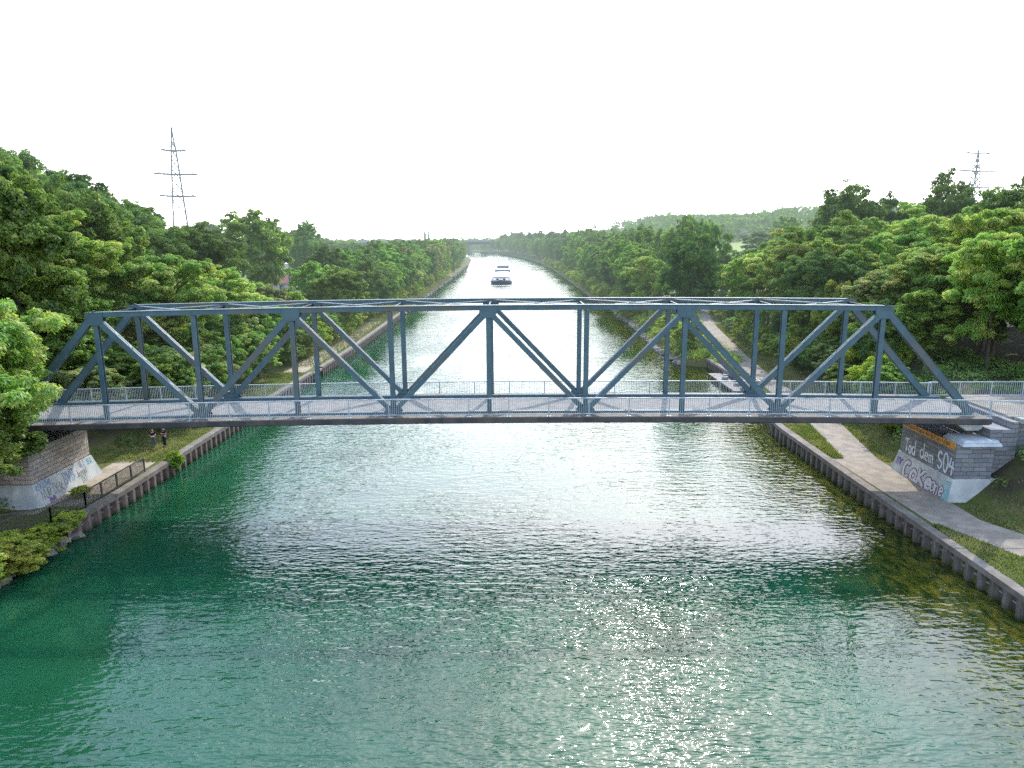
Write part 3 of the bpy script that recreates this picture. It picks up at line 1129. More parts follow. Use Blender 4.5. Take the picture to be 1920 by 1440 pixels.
mb.quadbox([(29.0, 44.55, 4.953), (31.6, 44.55, 4.953), (31.6, 46.9, 4.953), (29.0, 46.9, 4.953),
            (29.15, 44.72, 5.14), (31.6, 44.72, 5.14), (31.6, 46.9, 5.14), (29.15, 46.9, 5.14)])
mb.quadbox([(29.15, 44.72, 5.142), (31.5, 44.72, 5.142), (31.5, 46.8, 5.142), (29.15, 46.8, 5.142),
            (29.3, 44.86, 5.30), (31.5, 44.86, 5.30), (31.5, 46.8, 5.30), (29.3, 46.8, 5.30)])
mb.build('bearing_pad', M['pad'], abr, 0.03)
mb = MB()
mb.tube([(30.4, 46.3, 5.3), (30.4, 46.3, 5.75)], 0.06, 8)
mb.tube([(30.4, 52.0, 4.95), (30.4, 52.0, 5.6)], 0.12, 8)
mb.build('bearing_roller', M['rust'], abr)
railing(abr, lambda t, z: Vector((31.25 + t * 21, 45.66 - 0.30 * min(1, t * 12), 6.60 + z)), 8, 0.0, 1.18, M['rail'], 21)
railing(abr, lambda t, z: Vector((31.1 + t * 7.1, 52.6, 6.45 + z)), 3, 0.0, 1.15, M['rail'], 15)

# lettering on the right wall (reads from far end towards the near corner: along -y)
uf, vf = (0, -1, 0), (0, 0, 1)
fx = RX - 0.004
FN = (-1, 0, 0)
spray(abr, 'Tod', 1.02, 0.12, (fx, 50.72, 2.88), uf, vf, M['spray_white'], 1, 0.66, 0.5, nrm=FN)
spray(abr, 'dem', 1.0, 0.11, (fx, 48.72, 2.98), uf, vf, M['spray_white'], 2, 0.78, 0.4, nrm=FN)
spray(abr, 'S04', 1.15, 0.15, (fx, 46.62, 2.98), uf, vf, M['spray_white'], 3, 0.78, 0.4, nrm=FN)
# plinth face leans: axis up the face
pv = Vector((0.36, 0.0, 1.839)).normalized()


def on_plinth(y, h, out=0.005):
    return Vector((RX - 0.42, y, 0.9)) + pv * h - Vector((1, 0, 0)) * out


PNR = Vector((-1.839, 0, 0.36))
for k_, (wd, mt_, lf) in enumerate(((0.38, 'spray_black', 0.004), (0.25, 'spray_pink', 0.010))):
    spray(abr, 'CaKe', 1.15, wd, on_plinth(50.15, 0.38), uf, pv, M[mt_], 4, 1.12, 0.0, lift=lf, nrm=PNR, jit=0.0)
for k_, (wd, mt_, lf) in enumerate(((0.24, 'spray_black', 0.004), (0.13, 'spray_pink', 0.010))):
    spray(abr, 'one', 1.10, wd, on_plinth(46.62, 0.42), uf, pv, M[mt_], 5, 0.72, 0.0, lift=lf, nrm=PNR, jit=0.0)
spray(abr, 'mr', 0.72, 0.10, on_plinth(51.2, 0.95), uf, pv, M['spray_purple'], 6, 0.8, 0.3, nrm=PNR)
spray(abr, 'Lezo', 0.40, 0.06, on_plinth(45.4, 1.38), uf, pv, M['spray_teal'], 7, 0.75, 0.0, nrm=PNR)
spray(abr, 'ESR', 0.66, 0.13, on_plinth(45.45, 0.42), uf, pv, M['spray_teal'], 8, 0.6, 0.2, nrm=PNR)
mb = MB()
mb.face([on_plinth(45.7, 1.22, 0.004), on_plinth(44.75, 1.22, 0.004), on_plinth(44.75, 1.28, 0.004), on_plinth(45.7, 1.28, 0.004)])
mb.build('graffiti', M['spray_teal'], abr)

# orange name board of the bridge, fixed to the wall head
sgn = empty('bridge_name_sign', (RX - 0.06, 48, 4.9), 'long orange name board with black lettering on the right abutment', 'sign')
mb = MB()
mb.box(RX - 0.075, RX - 0.012, 44.85, 51.15, 4.66, 5.10)
mb.build('sign_board', M['orange'], sgn, 0.008)
plane_text(sgn, 'Löringhof-Brücke  Nr 427  km 13,887', 0.365, (RX - 0.079, 50.95, 4.775), uf, vf, M['black'], 0, 0.004, name='lettering')

# ---- left
LX = -31.15
abl = empty('bridge_abutment', (LX, 48, 0.9), 'tan block stone abutment with graffiti on its pale plinth at the left bridge end', 'abutment')
mb = MB()
mb.box(-33.4, LX, 44.45, 51.0, 2.80, 4.78)
mb.build('pier_wall', M['stone_l'], abl, 0.02)
mb = MB()
mb.quadbox([(-35.4, 44.0, 0.9), (LX + 0.52, 44.0, 0.9), (LX + 0.52, 51.75, 0.9), (-35.4, 51.75, 0.9),
            (-35.4, 44.39, 2.798), (LX + 0.06, 44.39, 2.798), (LX + 0.06, 51.06, 2.798), (-35.4, 51.06, 2.798)])
mb.build('plinth', M['whitewash'], abl, 0.02)
mb = MB()
mb.box(-33.5, LX + 0.08, 44.38, 51.08, 4.783, 5.02)
mb.build('coping', M['concrete'], abl, 0.02)
mb = MB()
mb.box(-36.0, -33.52, 45.35, 52.9, 2.801, 5.9)
mb.box(-60, -35.0, 45.65, 45.95, 0.5, 6.0)
mb.box(-60, -35.0, 52.4, 52.7, 0.5, 6.0)
mb.box(-35.7, -34.9, 45.952, 52.398, 5.902, 6.15)
mb.build('wing_wall', M['stone_l'], abl, 0.02)
mb = MB()
mb.quadbox([(-34.2, 44.9, 5.022), (-32.2, 44.9, 5.022), (-32.2, 47.2, 5.022), (-34.2, 47.2, 5.022),
            (-34.2, 45.05, 5.18), (-32.35, 45.05, 5.18), (-32.35, 47.1, 5.18), (-34.2, 47.1, 5.18)])
mb.build('bearing_pad', M['pad'], abl, 0.03)
mb = MB()
mb.tube([(-33.4, 46.4, 5.15), (-33.4, 46.4, 5.6)], 0.08, 8)
mb.tube([(-33.4, 52.0, 4.95), (-33.4, 52.0, 5.6)], 0.12, 8)
mb.build('bearing_roller', M['rust'], abl)
ul = (0, 1, 0)
pvl = Vector((-0.46, 0.0, 1.898)).normalized()


def on_lplinth(y, h, out=0.005):
    return Vector((LX + 0.52, y, 0.9)) + pvl * h + Vector((1, 0, 0)) * out


LNR = Vector((1.898, 0, 0.46))
spray(abl, 'NUR DER', 0.66, 0.07, on_lplinth(44.85, 0.72), ul, pvl, M['spray_grey'], 11, 0.72, 0.3, nrm=LNR)
spray(abl, 'BVB', 0.80, 0.11, on_lplinth(47.35, 0.92), ul, pvl, M['spray_blue'], 12, 0.75, 0.2, nrm=LNR)
spray(abl, 'ESKOBAR', 0.42, 0.06, on_lplinth(44.6, 1.48), ul, pvl, M['spray_blue'], 13, 0.75, 0.0, nrm=LNR)
spray(abl, 'BVB', 0.42, 0.08, on_lplinth(45.4, 0.26), ul, pvl, M['spray_purple'], 14, 0.75, 0.2, nrm=LNR)
spray(abl, 'Jugend', 0.48, 0.05, on_lplinth(48.75, 0.98), ul, pvl, M['spray_grey'], 15, 0.70, 0.2, nrm=LNR)
spray(abl, 'DO', 0.52, 0.05, on_lplinth(49.15, 0.42), ul, pvl, M['spray_grey'], 16, 0.75, 0.2, nrm=LNR)
spray(abl, 'BSK', 0.46, 0.06, on_lplinth(50.3, 1.42), ul, pvl, M['spray_teal'], 17, 0.65, 0.2, nrm=LNR)
spray(abl, 'ULT', 0.44, 0.06, on_lplinth(49.4, 1.52), ul, pvl, M['spray_blue'], 18, 0.65, 0.2, nrm=LNR)
# approach roads
mb = MB()
mb.box(33.0, 110, 46.12, 52.28, 6.2, 6.56)
tag(mb.build('road', M['asphalt']), kind='structure')
mb = MB()
mb.box(-110, -34.3, 46.0, 52.35, 6.0, 6.42)
tag(mb.build('road', M['asphalt']), kind='structure')

# crash barrier on the right approach
cb = empty('crash_barrier', (38.9, 52.2, 6.56), 'galvanised crash barrier starting where the right approach railing ends', 'crash barrier')
mb = MB()
for z0, d in ((7.12, 0.0), (7.20, -0.05), (7.28, 0.0), (7.36, -0.05), (7.44, 0.0)):
    pass
prof = [(0.0, 7.08), (-0.07, 7.16), (-0.07, 7.20), (0.0, 7.26), (0.0, 7.28), (-0.07, 7.34), (-0.07, 7.38), (0.0, 7.46)]
for (a, za), (b, zb) in zip(prof[:-1], prof[1:]):
    mb.face([(38.6, 52.2 + a, za), (56, 52.2 + a, za), (56, 52.2 + b, zb), (38.6, 52.2 + b, zb)])
mb.build('barrier_rail', M['rail'], cb)
for i in range(5):
    mb = MB()
    mb.box(38.9 + i * 3.6, 39.0 + i * 3.6, 52.21, 52.33, 6.3, 7.4)
    mb.build('post', M['rail'], cb)

# ------------------------------------------------------------------ fence on the left quay
fr = empty('quay_fence', (-28.0, 45, 1.3), 'dark weathered metal bar fence along the left quay below the abutment', 'fence')
fpts = [(-27.55, 51.6), (-27.75, 44.3), (-28.3, 41.6), (-30.6, 40.1), (-34.5, 38.3)]
for a, b in zip(fpts[:-1], fpts[1:]):
    L = math.dist(a, b)
    n = max(1, round(L / 1.9))
    nb = max(6, int(L / n / 0.13))
    railing(fr, lambda t, z, a=a, b=b: Vector((a[0] + (b[0] - a[0]) * t, a[1] + (b[1] - a[1]) * t, 1.27 + z)), n, 0.0, 1.12, M['rail_dark'], nb, 'fence_panel', bar=0.03)

# ------------------------------------------------------------------ mooring platform (left), pontoon (right)
mp = empty('mooring_platform', (-27.4, 94.2, 0.0), 'flat mooring platform jutting out between the two left sheet pile walls', 'platform')
mb = MB()
mb.box(-30.2, -25.7, 92.4, 96.1, 0.82, 1.12)
mb.build('platform_deck', M['cap'], mp, 0.02)
for x in (-25.95, -27.6, -29.3):
    mb = MB()
    mb.tube([(x, 92.7, -2.2), (x, 92.7, 0.82)], 0.17, 8)
    mb.build('pile', M['pile_l'], mp)
mb = MB()
mb.box(-30.1, -25.8, 92.44, 92.55, 0.3, 0.815)
mb.build('fender_beam', M['timber'], mp)

pt = empty('floating_pontoon', (27.0, 87.8, 0.0), 'grey boarded landing pontoon lying along the right bank wall', 'pontoon')
mb = MB()
for i in range(38):
    y0 = 82.2 + i * 0.295
    mb.box(25.9, 28.35 if y0 > 84 else 27.6, y0, y0 + 0.28, 0.52, 0.60)
mb.build('deck_boards', M['timber'], pt)
mb = MB()
mb.box(26.0, 27.6, 82.25, 93.3, 0.38, 0.517)
mb.build('frame', M['fascia'], pt)
for i in range(9):
    mb = MB()
    mb.tube([(25.93, 82.5 + i * 1.32, -2.0), (25.93, 82.5 + i * 1.32, 0.50)], 0.11, 8)
    mb.build('pile', M['pile_r'], pt)
BOX_LAB = ['pale crate on the pontoon nearest its far end', 'pale crate in the middle of the pontoon row of three',
           'pale crate on the outer side of the pontoon row of three', 'single pale crate lying midway along the pontoon',
           'pale crate at the near end of the pontoon']
for i, (x, y) in enumerate([(27.9, 91.9), (27.4, 90.6), (26.9, 89.2), (27.2, 85.3), (27.2, 82.9)]):
    bx = empty('mooring_crate', (x, y, 0.6), BOX_LAB[i], 'crate', 'pale crates on the landing pontoon')
    mb = MB()
    mb.box(x - 0.34, x + 0.34, y - 0.28, y + 0.28, 0.602, 0.86)
    mb.build('crate_body', M['bargegrey'], bx, 0.03)
    mb = MB()
    mb.box(x - 0.38, x + 0.38, y - 0.32, y + 0.32, 0.862, 0.94)
    mb.build('lid', M['concrete'], bx, 0.03)
# landing rail behind the pontoon
lr = empty('landing_handrail', (28.1, 84, 1.3), 'low pale handrail on the wall beside the landing pontoon', 'handrail')
mb = MB()
mb.tube([(28.15, 79.6, 1.3), (28.15, 79.7, 2.2), (28.2, 83.6, 2.2), (28.2, 83.7, 1.3)], 0.045, 6)
mb.build('handrail', M['rail'], lr)
mb = MB()
for y in (80.6, 81.6, 82.6):
    mb.tube([(28.17, y, 1.3), (28.17, y, 2.2)], 0.03, 6)
mb.build('upright', M['rail'], lr)

# riverside sign, right bank
sp = empty('path_sign', (35.6, 84.2, 1.4), 'small white plate on a thin post beside the right bank path', 'sign')
gz = float(ground_z(35.0, 84.2))
mb = MB()
mb.tube([(35.0, 84.2, gz - 0.2), (35.0, 84.2, gz + 2.3)], 0.035, 6)
mb.build('post', M['rail'], sp)
mb = MB()
mb.box(34.68, 35.32, 84.13, 84.16, gz + 1.72, gz + 2.22)
mb.build('sign_plate', M['white'], sp, 0.01)

# ------------------------------------------------------------------ barge
bg_ = empty('cargo_barge', (-4.2, 290, 0), 'long cargo barge with dark bow and white hatch covers sailing towards the bridge', 'barge')
bcx = -4.15


def hull_w(y):  # half width along the length
    t = y - 283.0
    return 4.35 * (1 - (1 - min(1, max(0.02, t) / 9.0)) ** 2.2) if t < 9 else 4.35


def loft(name, mat, ys, ztop, zbot, inset=0.0, parent=bg_):
    mb = MB()
    n = len(ys)
    for i, y in enumerate(ys):
        w = max(0.05, hull_w(y) - inset)
        zt = ztop(y)
        mb.v += [(bcx - w, y, zt), (bcx - w * 0.86, y + 0.4, zbot), (bcx + w * 0.86, y + 0.4, zbot), (bcx + w, y, zt)]
    for i in range(n - 1):
        a, b = i * 4, (i + 1) * 4
        for j in range(3):
            mb.f.append((a + j, a + j + 1, b + j + 1, b + j))
        mb.f.append((a + 3, a, b, b + 3))
    mb.f.append((0, 3, 2, 1))
    mb.f.append(tuple((n - 1) * 4 + k for k in range(4)))
    mb.mi = [0] * len(mb.f)
    return mb.build(name, mat, parent)


hy = [283.0, 283.6, 284.5, 286, 288, 290, 292.2, 298, 320, 350, 368, 372]
loft('hull', M['hull'], hy, lambda y: 1.0 + 0.95 * max(0, 1 - (y - 283) / 9.0), -0.6)
loft('foredeck', M['bargegrey'], [284.0, 286, 288, 290, 292.2], lambda y: 1.1 + 0.8 * max(0, 1 - (y - 283) / 9.0), 0.9, 0.35)
for sgn in (-1, 1):
    mb = MB()
    pr = [Vector((bcx + sgn * hull_w(y) * 1.01, y, 0.75 + 0.95 * max(0, 1 - (y - 283) / 9.0))) for y in hy[1:8]]
    for a, b in zip(pr[:-1], pr[1:]):
        mb.beam(a, b, 0.14, 0.14)
    mb.build('rubbing_strake', M['white'], bg_)
mb = MB()
mb.quadbox([(bcx - 3.7, 290.2, 0.7), (bcx + 3.7, 290.2, 0.7), (bcx + 3.7, 338, 0.7), (bcx - 3.7, 338, 0.7),
            (bcx - 3.6, 292.6, 2.2), (bcx + 3.6, 292.6, 2.2), (bcx + 3.6, 338, 2.2), (bcx - 3.6, 338, 2.2)])
mb.build('coaming', M['bargegrey'], bg_, 0.03)
mb = MB()
mb.quadbox([(bcx - 3.2, 290.05, 0.9), (bcx + 3.2, 290.05, 0.9), (bcx + 3.2, 290.15, 0.9), (bcx - 3.2, 290.15, 0.9),
            (bcx - 3.1, 292.45, 2.15), (bcx + 3.1, 292.45, 2.15), (bcx + 3.1, 292.55, 2.15), (bcx - 3.1, 292.55, 2.15)])
mb.build('bulkhead', M['hatch'], bg_)
for k in range(9):
    y0 = 292.9 + k * 5.0
    mb = MB()
    mb.prism([(bcx - 3.35, y0, 2.22), (bcx + 3.35, y0, 2.22), (bcx + 3.2, y0, 2.50), (bcx, y0, 2.70), (bcx - 3.2, y0, 2.50)], (0, 4.9, 0))
    mb.build('hatch_cover', M['hatch'], bg_)
mb = MB()
mb.box(bcx - 3.6, bcx + 3.6, 340, 357, 1.0, 3.1)
mb.build('coaming', M['bargegrey'], bg_, 0.05)
mb = MB()
mb.prism([(bcx - 3.65, 340, 3.12), (bcx + 3.65, 340, 3.12), (bcx + 3.3, 340, 3.4), (bcx - 3.3, 340, 3.4)], (0, 17, 0))
mb.build('hatch_cover', M['bargegrey'], bg_)
mb = MB()
mb.box(bcx - 2.9, bcx + 2.9, 361, 368, 1.0, 4.3)
w0 = mb.build('wheelhouse', M['white'], bg_, 0.05)
mb = MB()
for k in range(5):
    mb.box(bcx - 2.6 + k * 1.07, bcx - 1.72 + k * 1.07, 360.95, 360.995, 3.1, 3.95)
mb.build('window', M['glass'], w0)
mb = MB()
mb.box(bcx - 3.2, bcx + 3.2, 360.6, 368.4, 4.303, 4.5)
mb.build('roof', M['bargegrey'], w0, 0.05)
mb = MB()
mb.tube([(bcx, 286.5, 1.6), (bcx, 286.5, 4.9)], 0.07, 8)
mb.beam((bcx - 0.6, 286.5, 4.4), (bcx + 0.6, 286.5, 4.4), 0.07, 0.07)
mb.build('mast', M['bargegrey'], bg_)
mb = MB()
for sgn in (-1, 1):
    pr = [Vector((bcx + sgn * hull_w(y) * 0.96, y, 2.75 + 0.4 * max(0, 1 - (y - 283) / 9.0))) for y in (284, 285.2, 287, 289.5, 292)]
    for a, b in zip(pr[:-1], pr[1:]):
        mb.beam(a, b, 0.06, 0.06)
        mb.beam(a, Vector((a.x, a.y, 1.5)), 0.06, 0.06)
mb.build('bow_rail', M['bargegrey'], bg_)
for sgn in (-1, 1):
    mb = MB()
    mb.box(bcx + sgn * 1.3 - 0.35, bcx + sgn * 1.3 + 0.35, 285.4, 286.2, 1.6, 2.2)
    mb.tube([(bcx + sgn * 1.3 - 0.5, 285.8, 2.1), (bcx + sgn * 1.3 + 0.5, 285.8, 2.1)], 0.28, 8)
    mb.build('anchor_winch', M['hull'], bg_)
mb = MB()
mb.face([(bcx - 5.5, 281.0, 0.02), (bcx + 0.2, 279.4, 0.02), (bcx + 0.2, 281.2, 0.02), (bcx - 5.0, 282.6, 0.02)])
mb.face([(bcx + 0.3, 279.4, 0.02), (bcx + 5.5, 281.0, 0.02), (bcx + 5.0, 282.6, 0.02), (bcx + 0.3, 281.2, 0.02)])
mb.build('bow_wave', M['white'], bg_)

# ------------------------------------------------------------------ motorway bridge in the distance
hb = empty('motorway_bridge', (-60, 880, 6), 'distant long concrete motorway bridge crossing the far end of the canal', 'bridge')
hp0, hp1 = Vector((-360, 800, 13.2)), Vector((30, 905, 13.2))
hd = (hp1 - hp0).normalized()
hn = Vector((-hd.y, hd.x, 0))
mb = MB()
mb.beam(hp0, hp1, 22, 1.0)
mb.build('deck', M['farconcrete'], hb)
mb = MB()
mb.beam(hp0 - Vector((0, 0, 2.0)), hp1 - Vector((0, 0, 2.0)), 18, 2.9)
mb.build('girder', M['fardark'], hb)
for s in (-1, 1):
    mb = MB()
    mb.beam(hp0 + hn * s * 10.9 + Vector((0, 0, 1.0)), hp1 + hn * s * 10.9 + Vector((0, 0, 1.0)), 0.3, 0.9)
    mb.build('parapet', M['farconcrete'], hb)
for k in range(10):
    p = hp0 + hd * (20 + k * 41.0)
    if xL(p.y) - 4 < p.x < xR(p.y) + 4:
        p = p + hd * 14
    for s in (-1, 1):
        mb = MB()
        c = p + hn * s * 6
        z0 = float(ground_z(c.x, c.y)) - 1
        mb.box(c.x - 1.4, c.x + 1.4, c.y - 1.2, c.y + 1.2, min(z0, 0), 9.8)
        mb.build('pier', M['farconcrete'], hb)

# ------------------------------------------------------------------ pylons
def pylon(x, y, top, arms, base_w, label, yaw, wires):
    g = float(ground_z(x, y))
    root = empty('electricity_pylon', (x, y, g), label, 'pylon')
    H_ = top - g
    c, s = math.cos(yaw), math.sin(yaw)

    def P(u, v, z):
        return Vector((x + u * c - v * s, y + u * s + v * c, g + z))
    hw = lambda z: base_w / 2 + (0.9 - base_w / 2) * (z / (H_ * 0.82)) ** 0.9 if z < H_ * 0.82 else max(0.10, 0.9 * (1 - (z - H_ * 0.82) / (H_ * 0.17)))
    nz = 15
    zs = [H_ * (1 - (1 - i / nz) ** 1.25) for i in range(nz + 1)]
    leg = MB()
    lac = MB()
    for a, b in zip(zs[:-1], zs[1:]):
        wa, wb = hw(a), hw(b)
        for sx, sy in ((1, 1), (1, -1), (-1, -1), (-1, 1)):
            leg.beam(P(sx * wa, sy * wa, a), P(sx * wb, sy * wb, b), 0.34, 0.34)
        for (ax, ay), (bx_, by) in (((1, 1), (1, -1)), ((1, -1), (-1, -1)), ((-1, -1), (-1, 1)), ((-1, 1), (1, 1))):
            lac.beam(P(ax * wa, ay * wa, a), P(bx_ * wb, by * wb, b), 0.19, 0.19)
            lac.beam(P(bx_ * wa, by * wa, a), P(ax * wb, ay * wb, b), 0.19, 0.19)
    leg.build('mast_legs', M['pylon'], root)
    lac.build('lattice', M['pylon'], root)
    for z, half in arms:
        z = z - g
        mb = MB()
        w = hw(z)
        for sg in (-1, 1):
            for v in (-1, 1):
                mb.beam(P(0, v * w, z), P(sg * half, 0, z + 0.2), 0.50, 0.50)
            mb.beam(P(sg * w * 0.8, 0, z + 1.5), P(sg * half, 0, z + 0.25), 0.22, 0.22)
            for k in range(1, 6):
                t = k / 6
                mb.beam(P(sg * half * t, w * (1 - t), z + 0.2 * t), P(sg * half * t, -w * (1 - t), z + 0.2 * t), 0.10, 0.10)
                mb.beam(P(sg * half * t, 0, z + 0.2 * t), P(sg * (w * .8 * (1 - t) + half * t), 0, z + 1.5 * (1 - t) + 0.25 * t), 0.09, 0.09)
        mb.build('cross_arm', M['pylon'], root)
        for sg in (-1, 1):
            for f in (0.55, 0.98):
                ins = MB()
                ins.tube([P(sg * half * f, 0, z + 0.1), P(sg * half * f, 0, z - 1.8)], 0.10, 6)
                ins.build('insulator', M['pylon'], root)
    for (z, half) in arms:
        for sg in (-1, 1):
            for (dx, dy, dz) in wires:
                mb = MB()
                p = P(sg * half * 0.98, 0, z - g - 1.8)
                pts = []
                for k in range(9):
                    t = k / 8
                    pts.append(p + Vector((dx * t, dy * t, dz * t - 9 * 4 * t * (1 - t))))
                mb.tube(pts, 0.014, 4, cap=False)
                mb.build('conductor', M['pylon'], root)
    return root


pylon(-112, 250, 54.5, [(47.0, 3.8), (39.4, 6.6), (32.3, 5.6)], 7.2,
      'tall lattice electricity pylon rising behind the left wood', R(25), [(-220, 120, 10)])
pylon(205.5, 330, 54.5, [(53.0, 7.5), (45.6, 12.0), (38.6, 9.0)], 7.5,
      'hazy lattice electricity pylon rising behind the right bank treetops', R(20), [(220, -60, 10)])

# ------------------------------------------------------------------ marina, houses, small landmarks
def house(name, x, y, w, d, h, rh, yaw, roofm, label, cat='house', wallm=None):
    g = float(ground_z(x, y))
    root = empty(name, (x, y, g), label, cat)
    c, s = math.cos(yaw), math.sin(yaw)

    def P(u, v, z):
        return Vector((x + u * c - v * s, y + u * s + v * c, g + z))

    def bx(mb, u0, u1, v0, v1, z0, z1):
        mb.quadbox([P(u0, v0, z0), P(u1, v0, z0), P(u1, v1, z0), P(u0, v1, z0), P(u0, v0, z1), P(u1, v0, z1), P(u1, v1, z1), P(u0, v1, z1)])
    mb = MB()
    bx(mb, -w / 2, w / 2, -d / 2, d / 2, -0.5, h)
    if rh > 0.6:
        for sg in (-1, 1):
            mb.prism([P(sg * (w / 2 - 0.2), -d / 2, h), P(sg * (w / 2 - 0.2), d / 2, h), P(sg * (w / 2 - 0.2), 0, h + rh - 0.1)], tuple(P(sg * 0.19, 0, 0) - P(0, 0, 0)))
    wl = mb.build('wall', wallm or M['plaster'], root)
    mb = MB()
    if rh > 0.6:
        for sg in (-1, 1):
            e = d / 2 + 0.5
            zl = h - rh * 0.5 / (d / 2)
            mb.quadbox([P(-w / 2 - 0.4, sg * e, zl), P(w / 2 + 0.4, sg * e, zl), P(w / 2 + 0.4, 0, h + rh), P(-w / 2 - 0.4, 0, h + rh),
                        P(-w / 2 - 0.4, sg * e, zl + 0.2), P(w / 2 + 0.4, sg * e, zl + 0.2), P(w / 2 + 0.4, 0, h + rh + 0.2), P(-w / 2 - 0.4, 0, h + rh + 0.2)])
    else:
        bx(mb, -w / 2 - 0.4, w / 2 + 0.4, -d / 2 - 0.4, d / 2 + 0.4, h + 0.003, h + rh)
    mb.build('roof', roofm, root)
    n = max(2, int(w / 3))
    for k in range(n):
        u = -w / 2 + w * (k + 0.5) / n
        mb = MB()
        bx(mb, u - 0.55, u + 0.55, -d / 2 - 0.05, -d / 2 - 0.004, h * 0.35, h * 0.8)
        mb.build('window', M['glass'], root)
    mb = MB()
    bx(mb, w / 2 - 1.6, w / 2 - 0.7, -d / 2 - 0.07, -d / 2 - 0.006, 0, min(2.1, h * 0.75))
    mb.build('door', M['bargegrey'], root)
    return root


house('boat_shed', -112, 338, 34, 12, 4.6, 0.35, R(-8), M['white'], 'long flat white roofed boat shed behind the tall tree on the left', 'boat shed')
house('brick_cottage', -73, 222, 9, 7, 3.2, 2.4, R(10), M['roof_red'], 'small cottage with reddish tiled roof beside the tall tree trunk')
house('bank_house', 64.5, 92, 13, 9, 4.2, 4.0, R(-15), M['roof_red'], 'pinkish house glimpsed through the trees above the right approach road')

mb = MB()
mb.box(-140, -92, 300, 326, float(ground_z(-110, 313)) - 0.3, float(ground_z(-110, 313)) + 0.12)
tag(mb.build('water', M['water']), kind='structure')
BL = ['white motor boat moored leftmost in the marina', 'white cabin cruiser second from the left in the marina',
      'white motor boat in the middle of the marina', 'white cabin cruiser nearest the tall tree trunk in the marina']
for i, (x, y, L, yaw) in enumerate([(-124, 309, 8.5, 0.2), (-119, 312, 10, 0.1), (-113, 308, 8, -0.1), (-107, 311, 9.5, 0.15)]):
    g = float(ground_z(-110, 313)) + 0.12
    bo = empty('motor_boat', (x, y, g), BL[i], 'boat', 'white boats moored in the marina')
    c, s = math.cos(yaw), math.sin(yaw)
    P = lambda u, v, z: (x + u * c - v * s, y + u * s + v * c, g + z)
    mb = MB()
    mb.prism([P(-L / 2, -1.4, -0.3), P(L * 0.2, -1.4, -0.3), P(L / 2, 0, -0.3), P(L * 0.2, 1.4, -0.3), P(-L / 2, 1.4, -0.3)], (0, 0, 1.5))
    mb.build('hull', M['white'], bo, 0.05)
    mb = MB()
    mb.prism([P(-L * 0.35, -1.1, 1.203), P(L * 0.12, -1.1, 1.203), P(L * 0.2, 0, 1.203), P(L * 0.12, 1.1, 1.203), P(-L * 0.35, 1.1, 1.203)], (0, 0, 1.2))
    cbn = mb.build('cabin', M['white'], bo, 0.05)
    mb = MB()
    mb.quadbox([P(-L * 0.3, -1.13, 1.6), P(L * 0.08, -1.13, 1.6), P(L * 0.08, 1.13, 1.6), P(-L * 0.3, 1.13, 1.6),
                P(-L * 0.3, -1.13, 2.1), P(L * 0.08, -1.13, 2.1), P(L * 0.08, 1.13, 2.1), P(-L * 0.3, 1.13, 2.1)])
    mb.build('window', M['glass'], cbn)

# white signal mast left of the canal
gx, gy = -54.6, 189.0
gz = float(ground_z(gx, gy))
sm = empty('signal_mast', (gx, gy, gz), 'white signal mast with a round disc on top behind the bridge on the left', 'signal mast')
mb = MB()
mb.tube([(gx, gy, gz - 0.3), (gx, gy, 5.4)], 0.09, 8)
mb.build('pole', M['white'], sm)
mb = MB()
mb.tube([(gx, gy - 0.1, 5.9), (gx, gy + 0.1, 5.9)], 0.48, 16)
mb.build('disc', M['white'], sm)
mb = MB()
mb.tube([(gx + 0.35, gy - 0.1, 3.35), (gx + 0.35, gy + 0.1, 3.35)], 0.50, 14)
mb.tube([(gx - 0.35, gy - 0.3, 3.5), (gx - 0.35, gy - 0.15, 3.5)], 0.42, 14)
mb.build('lamp_housing', M['white'], sm)
mb = MB()
mb.quadbox([(gx - 0.6, gy - 0.4, gz - 0.3), (gx + 0.55, gy - 0.4, gz - 0.3), (gx + 0.55, gy + 0.4, gz - 0.3), (gx - 0.6, gy + 0.4, gz - 0.3),
            (gx - 0.35, gy - 0.3, 2.8), (gx + 0.35, gy - 0.3, 2.8), (gx + 0.35, gy + 0.3, 2.8), (gx - 0.35, gy + 0.3, 2.8)])
mb.build('cabinet', M['white'], sm)

# church spire and chimney on the horizon
def spire(name, px, Y, top, w, label, cat, pointed):
    x = px / FOCAL * Y
    root = empty(name, (x, Y, 10), label, cat)
    mb = MB()
    if pointed:
        mb.box(x - w / 2, x + w / 2, Y - w / 2, Y + w / 2, 8, top - 14)
        mb.build('tower', M['fardark'], root)
        mb = MB()
        mb.tube([(x, Y, top - 14), (x, Y, top)], [w * 0.7, 0.15], 8)
        mb.build('spire', M['fardark'], root)
    else:
        mb.tube([(x, Y, 8), (x, Y, top)], [w * 0.7, w * 0.5], 10)
        mb.build('shaft', M['fardark'], root)
        mb = MB()
        mb.tube([(x, Y, top + 0.02), (x, Y, top + 1.2)], w * 0.62, 10)
        mb.build('rim', M['farconcrete'], root)


spire('church_tower', -158.5, 1900, 37, 7, 'tiny pointed church tower on the hazy horizon above the left bank trees', 'church tower', True)
spire('factory_chimney', -152, 1900, 33, 4.2, 'tiny round chimney standing just right of the church tower on the horizon', 'chimney', False)

# ------------------------------------------------------------------ vegetation
rngs = np.random.default_rng


def fib_dirs(n, rng):
    i = np.arange(n) + 0.5
    z = 1 - 2 * i / n
    ph = i * 2.399963 + rng.uniform(0, 6.28)
    r = np.sqrt(1 - z * z)
    d = np.stack([r * np.cos(ph), r * np.sin(ph), z], 1) + rng.normal(0, 0.16, (n, 3))
    return d / np.linalg.norm(d, axis=1, keepdims=True)


